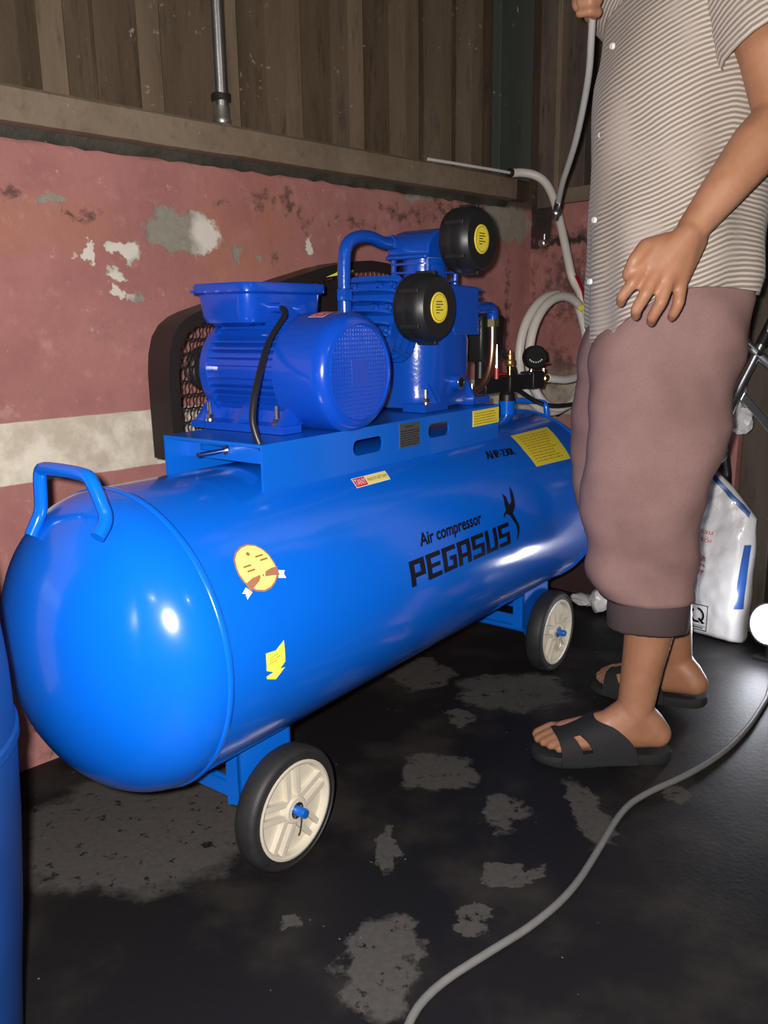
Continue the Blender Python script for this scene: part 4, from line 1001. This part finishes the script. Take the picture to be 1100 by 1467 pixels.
# ------------------------------------------------------------------ the man (local x: to the photo's right = his back, y: away from the lens, z: up)
PS, PD = .52, 1.60
p0 = PS * RT + PD * FW
man = tag(empty('person', (p0.x, p0.y, 0), atan2(RT.y, RT.x)), 'man seen from chest down in striped shirt, rolled brown trousers and black slippers', 'person')
S = lambda s_, d, z: Vector((s_ - PS, d - PD, z))
m_skin = bpy.data.materials.new('skin'); t = NT(m_skin); co = t.coord()
c = t.mix(t.step(t.noise(co, 14, 4), .35, .65), (.36, .165, .088), (.44, .215, .125))
c = t.mix(t.math('MULTIPLY', t.noise(co, 90, 4), .25), c, (.26, .10, .06))
t.link(c, 'Base Color'); t.bsdf.inputs['Roughness'].default_value = .5; t.bsdf.inputs['Subsurface Weight'].default_value = .08
t.bsdf.inputs['Subsurface Radius'].default_value = (.01, .004, .002); t.bump(t.noise(co, 160, 4), .12, .002)

class Flesh:
    """tapered limbs (hulls of spheres) that are melted into one continuous skin"""
    def __init__(s): s.mb = MB(); s.sph = {}
    def hull(s, balls):
        bm = bmesh.new()
        for c, r in balls:
            r3 = r if isinstance(r, tuple) else (r, r, r)
            M = Matrix.Translation(c) @ Matrix.Diagonal((*r3, 1))
            bmesh.ops.create_icosphere(bm, subdivisions=3, radius=1, matrix=M)
        res = bmesh.ops.convex_hull(bm, input=bm.verts[:])
        bm.verts.index_update()
        s.mb.add([tuple(v.co) for v in bm.verts], [[v.index for v in f.verts] for f in bm.faces if True]); bm.free()
    def chain(s, pts):
        for a, b in zip(pts, pts[1:]): s.hull([a, b])
    def skin(s, name, material, parent, voxel, it=4):
        me = bpy.data.meshes.new(name); me.from_pydata(s.mb.v, [], s.mb.f)
        o = bpy.data.objects.new(name, me); COL.objects.link(o)
        m = o.modifiers.new('r', 'REMESH'); m.mode = 'VOXEL'; m.voxel_size = voxel
        m = o.modifiers.new('s', 'SMOOTH'); m.iterations = it; m.factor = .5
        dg = bpy.context.evaluated_depsgraph_get(); dg.update()
        ne = bpy.data.meshes.new_from_object(o.evaluated_get(dg)); bpy.data.objects.remove(o); bpy.data.meshes.remove(me)
        ne.materials.clear()
        return mesh_obj(name, ne, material, parent, 180)
fl = Flesh()
B = lambda s_, d, z, r: (S(s_, d, z), r)
# trunk, neck, head (the photo cuts him off at the chest)
fl.hull([B(.54, 1.575, .86, .082), B(.54, 1.655, .86, .082), B(.53, 1.56, 1.02, .095), B(.53, 1.66, 1.02, .095)])
fl.hull([B(.53, 1.56, 1.02, .095), B(.53, 1.66, 1.02, .095), B(.53, 1.57, 1.24, .10), B(.53, 1.66, 1.24, .10)])
fl.hull([B(.53, 1.57, 1.24, .10), B(.53, 1.66, 1.24, .10), B(.555, 1.475, 1.37, .045), B(.52, 1.755, 1.37, .045), B(.54, 1.62, 1.42, .06)])
fl.chain([B(.54, 1.615, 1.38, .065), B(.525, 1.615, 1.49, .055)])
fl.hull([(S(.51, 1.615, 1.60), (.090, .074, .10)), (S(.47, 1.615, 1.535), (.035, .045, .04)), (S(.545, 1.615, 1.59), (.07, .07, .08))])
fl.hull([B(.418, 1.615, 1.60, .010), B(.400, 1.615, 1.565, .013), B(.430, 1.60, 1.56, .012), B(.430, 1.63, 1.56, .012)])      # nose
fl.hull([B(.428, 1.60, 1.522, .010), B(.428, 1.63, 1.522, .010)]); fl.hull([B(.428, 1.602, 1.51, .010), B(.428, 1.628, 1.51, .010)])   # lips
for sd_ in (-1, 1): fl.hull([(S(.525, 1.615 + .076 * sd_, 1.60), (.016, .008, .026)), (S(.52, 1.615 + .074 * sd_, 1.57), (.010, .008, .012))])   # ears
# left arm: hangs, elbow behind, forearm forward across the hip
fl.chain([B(.567, 1.462, 1.365, .046), B(.605, 1.415, 1.25, .047), B(.625, 1.395, 1.150, .042)])
fl.chain([B(.625, 1.395, 1.150, .042), B(.585, 1.385, 1.107, .0425), B(.535, 1.378, 1.045, .034), B(.487, 1.372, .984, .0245)])
fl.hull([B(.478, 1.364, .975, .021), B(.494, 1.382, .968, .021), B(.414, 1.366, .932, .0125), B(.430, 1.359, .920, .0130), B(.448, 1.359, .909, .0125), B(.470, 1.366, .901, .0120), B(.440, 1.385, .935, .012), B(.472, 1.386, .918, .011)])
fl.chain([B(.412, 1.364, .930, .0118), B(.393, 1.356, .903, .0100), B(.380, 1.364, .884, .0090), B(.383, 1.381, .874, .0080)])
fl.chain([B(.430, 1.357, .919, .0122), B(.411, 1.347, .886, .0105), B(.401, 1.356, .863, .0094), B(.406, 1.374, .853, .0082)])
fl.chain([B(.449, 1.357, .908, .0120), B(.436, 1.347, .873, .0102), B(.427, 1.356, .851, .0092), B(.431, 1.374, .843, .0080)])
fl.chain([B(.471, 1.364, .900, .0112), B(.467, 1.356, .873, .0094), B(.463, 1.364, .856, .0084), B(.465, 1.379, .850, .0074)])
fl.chain([B(.452, 1.374, .965, .0165), B(.415, 1.366, .958, .0140), B(.396, 1.360, .937, .0116), B(.387, 1.366, .916, .0092)])
# right arm: raised in front, the hand closed on the hose
fl.chain([B(.53, 1.77, 1.37, .055), B(.47, 1.83, 1.47, .044), B(.43, 1.85, 1.545, .041), B(.400, 1.79, 1.53, .037), B(.375, 1.715, 1.485, .025)])
fl.hull([B(.374, 1.712, 1.48, .021), B(.374, 1.69, 1.46, .018), B(.366, 1.685, 1.405, .013), B(.385, 1.69, 1.402, .013), B(.372, 1.70, 1.42, .015)])
for k in range(4):
    zz = 1.442 - k * .019
    fl.chain([B(.386, 1.684, zz, .0105), B(.392, 1.650, zz - .004, .0096), B(.376, 1.638, zz - .006, .0088), B(.360, 1.648, zz - .006, .0082)])
fl.chain([B(.368, 1.70, 1.47, .015), B(.352, 1.672, 1.462, .0115), B(.366, 1.648, 1.462, .0095)])
# legs
fl.chain([B(.545, 1.575, .84, .078), B(.50, 1.53, .45, .056), B(.515, 1.522, .33, .052), B(.497, 1.518, .20, .040), B(.486, 1.516, .105, .0345)])
fl.chain([B(.545, 1.655, .84, .078), B(.56, 1.70, .46, .056), B(.600, 1.715, .34, .050), B(.625, 1.73, .22, .040), B(.642, 1.738, .115, .034)])
# left foot, flat in its slipper
SZ = .022
def foot(P, r=1):
    """P maps (forward, across, up) to a point"""
    fl.hull([(P(-.045, 0, .030), .028), (P(-.03, 0, .05), .030), (P(.0, 0, .078), .033), (P(.035, 0, .035), .030)])
    fl.hull([(P(.0, 0, .082), .032), (P(.05, .004, .050), .026), (P(-.02, 0, .030), .028), (P(.06, 0, .026), .026)])
    fl.hull([(P(.05, .004, .050), .026), (P(.06, -.004, .026), .026), (P(.135, .016, .028), .020), (P(.130, -.022, .020), .016), (P(.13, .03, .022), .016)])
    for k, (y, l, rr) in enumerate(((.030, .182, .0135), (.010, .185, .0105), (-.006, .178, .0098), (-.020, .167, .0092), (-.033, .153, .0088))):
        fl.chain([(P(.125 - k * .006, y * .92, .024), rr * 1.15), (P(l - .026, y, .024 + .002 * (k < 4)), rr * 1.02), (P(l, y, .014), rr * .92)])
PL = lambda f_, a, u_: S(.486 - f_, 1.516 + a * 1.0 + f_ * .02, SZ + u_)
foot(PL)
# right foot, heel lifted mid-step; its forefoot is hidden behind the left leg
ca, sa = cos(radians(16)), sin(radians(16))
PR = lambda f_, a, u_: S(.642 - f_ * .76 + a * .60, 1.738 + f_ * .62 + a * .76, .040 + u_ * .97 - (f_ + .05) * .13)
foot(PR)
body = fl.skin('body', m_skin, man, .0034, 7)
# eyes and hair
for sd_ in (-1, 1):
    MB().lathe([(.011 * sin(pi * i / 8), -.011 * cos(pi * i / 8)) for i in range(9)], S(.440, 1.615 + .031 * sd_, 1.602), (1, 0, 0), 16).build('eye', m_white if False else M_WHITE, man)
vs, fs = crumple(tuple(S(.535, 1.615, 1.635)), (.088, .080, .075), 21, .10); MB().add(vs, fs).build('hair', mat('black_hair', (.01, .008, .007), .6, bump=.6, bscale=220), man, smooth=60)

# --- clothes as closed lofts with real edges
def loft_obj(name, rings, material, parent, uvs=None, thick=.003, smooth=180, smooth_it=0):
    n = len(rings[0]); m = len(rings)
    me = bpy.data.meshes.new(name)
    vs = [tuple(p) for r in rings for p in r]
    fs = [(i * n + j, i * n + (j + 1) % n, (i + 1) * n + (j + 1) % n, (i + 1) * n + j) for i in range(m - 1) for j in range(n)]
    me.from_pydata(vs, [], fs)
    if uvs:
        uv = me.uv_layers.new(name='UVMap')
        for li, lp in enumerate(me.loops): uv.data[li].uv = uvs[lp.vertex_index]
    o = mesh_obj(name, me, material, parent, smooth)
    if thick:
        md = o.modifiers.new('t', 'SOLIDIFY'); md.thickness = thick; md.offset = -1
    return o
m_shirt = bpy.data.materials.new('striped_shirt'); t = NT(m_shirt)
uvn = t.coord('UV'); sep = t.n('ShaderNodeSeparateXYZ', (uvn,)); co = t.coord()
ph = t.math('ADD', t.math('MULTIPLY', sep.outputs[1], 2 * pi / .0082), t.math('MULTIPLY', t.noise(co, 22, 3), 3.0))
st = t.step(t.math('SINE', ph), -.35, .45)
c = t.mix(st, (.235, .192, .16), (.54, .47, .41))
fade = t.step(t.noise(co, 7, 3), .50, .64)                       # washed-out places where the ribs hardly show
c = t.mix(t.math('MULTIPLY', fade, .65), c, (.42, .36, .315))
t.link(c, 'Base Color'); t.bsdf.inputs['Roughness'].default_value = .85; t.bsdf.inputs['Sheen Weight'].default_value = .15
t.bump(t.math('ADD', t.math('MULTIPLY', st, .5), t.math('MULTIPLY', t.noise(co, 300, 2), .3)), .35, .0015)
m_trou = bpy.data.materials.new('brown_trousers'); t = NT(m_trou); co = t.coord()
c = t.mix(t.step(t.noise(co, 6, 5), .3, .7), (.225, .130, .122), (.30, .182, .170))
c = t.mix(t.math('MULTIPLY', t.step(t.noise(co, 420, 2), .4, .7), .25), c, (.16, .09, .084))
t.link(c, 'Base Color'); t.bsdf.inputs['Roughness'].default_value = .9; t.bsdf.inputs['Sheen Weight'].default_value = .0; t.bsdf.inputs['Specular IOR Level'].default_value = .2; t.bump(t.noise(co, 500, 2), .2, .001)
m_cuff = mat('dark_trouser_cuff', (.072, .048, .047), .85, var=.2, vscale=30, bump=.2, bscale=500)

def interp(T, x): return float(np.interp(x, [a for a, b in T], [b for a, b in T]))
# shirt body: left and right outline read at each height
SL = [(.78, .392), (.84, .386), (.92, .379), (1.04, .384), (1.15, .388), (1.26, .395), (1.37, .415), (1.41, .46), (1.44, .50)]
SR = [(.78, .675), (.88, .680), (.92, .694), (1.04, .692), (1.15, .684), (1.26, .680), (1.37, .655), (1.41, .62), (1.44, .58)]
SDN = [(.78, .178), (.90, .176), (1.0, .168), (1.1, .166), (1.26, .178), (1.34, .185), (1.39, .150), (1.42, .10), (1.44, .065)]
NA, NR = 128, 90
rings = []; uvs = []
for i in range(NR):
    f_ = i / (NR - 1); R = []
    for j in range(NA):
        a = 2 * pi * j / NA; cx_, cy_ = -cos(a), sin(a)     # a=0 front (photo left), a=pi back; sin<0 his left, towards the lens
        hem = .893 - .085 * max(0, -cx_ * -1 * 0 + cos(a)) ** 2.0 + .006 * sin(a * 3)
        z = hem + (1.44 - hem) * f_
        l, r = interp(SL, z), interp(SR, z); hd = interp(SDN, z)
        ex = 2 / 2.3
        sx = (l + r) / 2 + (r - l) / 2 * abs(cx_) ** ex * (1 if cx_ > 0 else -1); dy = 1.615 + hd * abs(cy_) ** ex * (1 if cy_ > 0 else -1)
        # folds: long diagonal ones from the armpit to the front hem, plus soft vertical drapes
        k = z * 9 + sx * 22
        fold = .0075 * sin(k + 2.0 * noise.noise((sx * 5, z * 4, 1))) * min(1, max(0, (1.30 - z) / .2)) + .0065 * sin(a * 9 + z * 3) * max(0, 1 - (z - .85) / .25) + .012 * noise.noise((sx * 9, z * 7, dy * 9))
        nrm = Vector((cx_, cy_, 0)).normalized()
        R.append(S(sx, dy, z) + nrm * fold)
        uvs.append((j / NA, z + .55 * max(0, .57 - sx) ** 1.15 + .10 * max(0, sx - .60) + .003 * sin(sx * 30 + z * 12)))
    rings.append(R)
shirt = loft_obj('shirt', rings, m_shirt, man, uvs, .0025)
# sleeves
def sleeve(P, r0, r1, n=24):
    P = [Vector(p) for p in P]
    for _ in range(2): P = spline(P)
    rings = []; uvs = []; L_ = 0
    for i, p in enumerate(P):
        t_ = (P[min(i + 1, len(P) - 1)] - P[max(i - 1, 0)]).normalized(); u_ = Vector((0, 0, 1)).cross(t_).normalized(); w_ = t_.cross(u_)
        f_ = i / (len(P) - 1); rr = r0 + (r1 - r0) * f_
        if i: L_ += (p - P[i - 1]).length
        rings.append([p + (u_ * cos(2 * pi * j / n) + w_ * sin(2 * pi * j / n)) * (rr + .006 * noise.noise((cos(j * 6.28 / n) * 2, sin(j * 6.28 / n) * 2, f_ * 3))) for j in range(n)])
        uvs += [(j / n, L_) for j in range(n)]
    return loft_obj('sleeve', rings, m_shirt, shirt, uvs, .0025)
sleeve([S(.545, 1.52, 1.405), S(.565, 1.47, 1.375), S(.595, 1.428, 1.310), S(.612, 1.410, 1.258)], .074, .082)
sleeve([S(.535, 1.72, 1.405), S(.51, 1.775, 1.40), S(.475, 1.825, 1.465)], .064, .072)
# placket and buttons down the front edge
for z in (1.30, 1.16, 1.02, .915):
    l = interp(SL, z)
    MB().lathe([(.0001, .003), (.0045, .003), (.0055, .001), (.0055, -.002), (.0001, -.002)], S(l - .004, 1.560, z), (-1, -.35, 0), 14).build('button', M_WHITE, shirt)
# trousers: seat and two legs, one mesh each side meeting in the seat
TL_ = [(.31, .430), (.325, .420), (.36, .398), (.40, .384), (.457, .373), (.54, .370), (.67, .378), (.76, .386), (.82, .394), (.86, .408), (.95, .42)]
TR_ = [(.31, .585), (.325, .585), (.36, .588), (.457, .588), (.552, .596), (.66, .630), (.76, .654), (.84, .668), (.88, .672), (.91, .665), (.95, .655)]
def leg(side):
    rings = []
    n = 72
    for i in range(81):
        z = .335 + (.95 - .335) * i / 80; R = []
        l, r = interp(TL_, z), interp(TR_, z)
        if side > 0:
            l += .055 * max(0, 1 - (z - .3) / .45); r += .035 * max(0, 1 - (z - .3) / .45) - .02 * max(0, min(1, (z - .5) / .3)); r = max(r, .638 + .018 * max(0, 1 - (z - .335) / .2)) if z < .66 else r
        b = max(0, min(1, (z - .66) / .12))                       # merges into the seat
        c0 = 1.522 if side < 0 else 1.715
        dc = c0 + ((1.566 if side < 0 else 1.664) - c0) * b; hd = .078 + .020 * b + .006 * sin(z * 25)
        for j in range(n):
            a = 2 * pi * j / n; cx_, cy_ = cos(a), sin(a); ex = 2 / 2.25
            sx = (l + r) / 2 + (r - l) / 2 * abs(cx_) ** ex * (1 if cx_ > 0 else -1); dy = dc + hd * abs(cy_) ** ex * (1 if cy_ > 0 else -1)
            w = .011 * noise.noise((sx * 7, z * 9, side + dy * 4)) + .008 * sin(z * 46 + sx * 24 + 3 * noise.noise((sx * 4, z * 5, 2))) * (max(0, 1 - abs(z - .42) / .14) + .7 * max(0, 1 - abs(z - .80) / .12)) + .004 * noise.noise((sx * 20, z * 22, dy * 20))
            R.append(S(sx, dy, z) + Vector((cx_, cy_, 0)) * w)
        rings.append(R)
    return rings
ra, rb = leg(-1), leg(1)
n = len(ra[0]); vs = [tuple(p) for r in ra for p in r] + [tuple(p) for r in rb for p in r]; fs = []
for o_ in (0, len(ra) * n):
    fs += [(o_ + i * n + j, o_ + i * n + (j + 1) % n, o_ + (i + 1) * n + (j + 1) % n, o_ + (i + 1) * n + j) for i in range(len(ra) - 1) for j in range(n)]
me = bpy.data.meshes.new('trousers'); me.from_pydata(vs, [], fs)
trou = mesh_obj('trousers', me, m_trou, man, 180)
md = trou.modifiers.new('t', 'SOLIDIFY'); md.thickness = .003; md.offset = -1
def cuff(side):
    c0 = S(.5015, 1.520, 0) if side < 0 else S(.598, 1.716, 0)
    rr = ((.0745, .070), (.0765, .073), (.0770, .074), (.0765, .073), (.0735, .070), (.068, .065))
    zz = (.2745, .280, .31, .332, .339, .334)
    if side > 0: rr = [(a * .84, b * .95) for a, b in rr]
    R = [[c0 + Vector((cos(2 * pi * j / 64) * a, sin(2 * pi * j / 64) * b, z + .003 * sin(2 * pi * j / 64 * 2 + side) + .002 * noise.noise((j * .4, i, side)))) for j in range(64)] for i, ((a, b), z) in enumerate(zip(rr, zz))]
    return loft_obj('cuff', R, m_cuff, trou, None, .004)
cuff(-1); cuff(1)
# slippers: thick sole and one wide strap with a slot
m_slip = mat('black_foam_slipper', (.011, .011, .012), .8, bump=.5, bscale=420, var=.3, vscale=200)
def slipper(P, z0, strap=True):
    sole = [(-.075, .0), (-.070, .022), (-.045, .034), (0, .036), (.06, .040), (.11, .050), (.15, .050), (.18, .040), (.198, .018), (.200, -.004), (.190, -.028), (.165, -.044), (.12, -.047), (.06, -.038), (0, -.034), (-.045, -.034), (-.070, -.022)]
    Q = [Vector(p) for p in sole]
    for _ in range(2): Q = spline(Q, True)
    mb = MB(); n = len(Q)
    mb.rings([[P(q.x * k, q.y * k, z) for q in Q] for k, z in ((.97, z0), (1.0, z0 + .004), (1.0, z0 + .017), (.97, z0 + .021))])
    sl = mb.build('slipper', m_slip, man, smooth=50)
    if strap:
        mb = MB(); R = []
        nu, nv = 14, 26
        G = {}
        for i in range(nu + 1):
            for j in range(nv + 1):
                a = pi * j / nv; ca_, sa_ = cos(a), sin(a)
                f0, f1 = .158 + .008 * ca_, .080 - .010 * ca_ - .085 * abs(ca_) ** 2.2 * (1 if ca_ < 0 else .5)
                f_ = f1 + (f0 - f1) * i / nu
                w = .053; h = (.100 if f_ < .05 else .100 - (f_ - .05) * .40) - .008
                G[i, j] = [P(f_, w * (1 if ca_ > 0 else -1) * abs(ca_) ** .8 * k, z0 + .010 + (h * k) * max(0., sa_) ** .75) for k in (1.0, .93)]
        hole = {(i, j) for i in (8, 9) for j in range(18, 24)}
        vs = []; id_ = {}
        for key, (a, b) in G.items(): id_[key] = len(vs); vs += [a, b]
        for i in range(nu):
            for j in range(nv):
                if (i, j) in hole: continue
                a, b, c, d = id_[i, j], id_[i + 1, j], id_[i + 1, j + 1], id_[i, j + 1]
                mb.f += [(a, b, c, d), (d + 1, c + 1, b + 1, a + 1)]
                for (i2, j2), e0, e1 in (((i - 1, j), a, d), ((i + 1, j), c, b), ((i, j - 1), b, a), ((i, j + 1), d, c)):
                    if (i2, j2) in hole or not (0 <= i2 < nu) or not (0 <= j2 < nv): mb.f.append((e0, e1, e1 + 1, e0 + 1))
        mb.v = [tuple(v) for v in vs]
        mb.build('slipper_strap', m_slip, sl, smooth=60)
    return sl
slipper(PL, -.021)
slipper(PR, -.021)
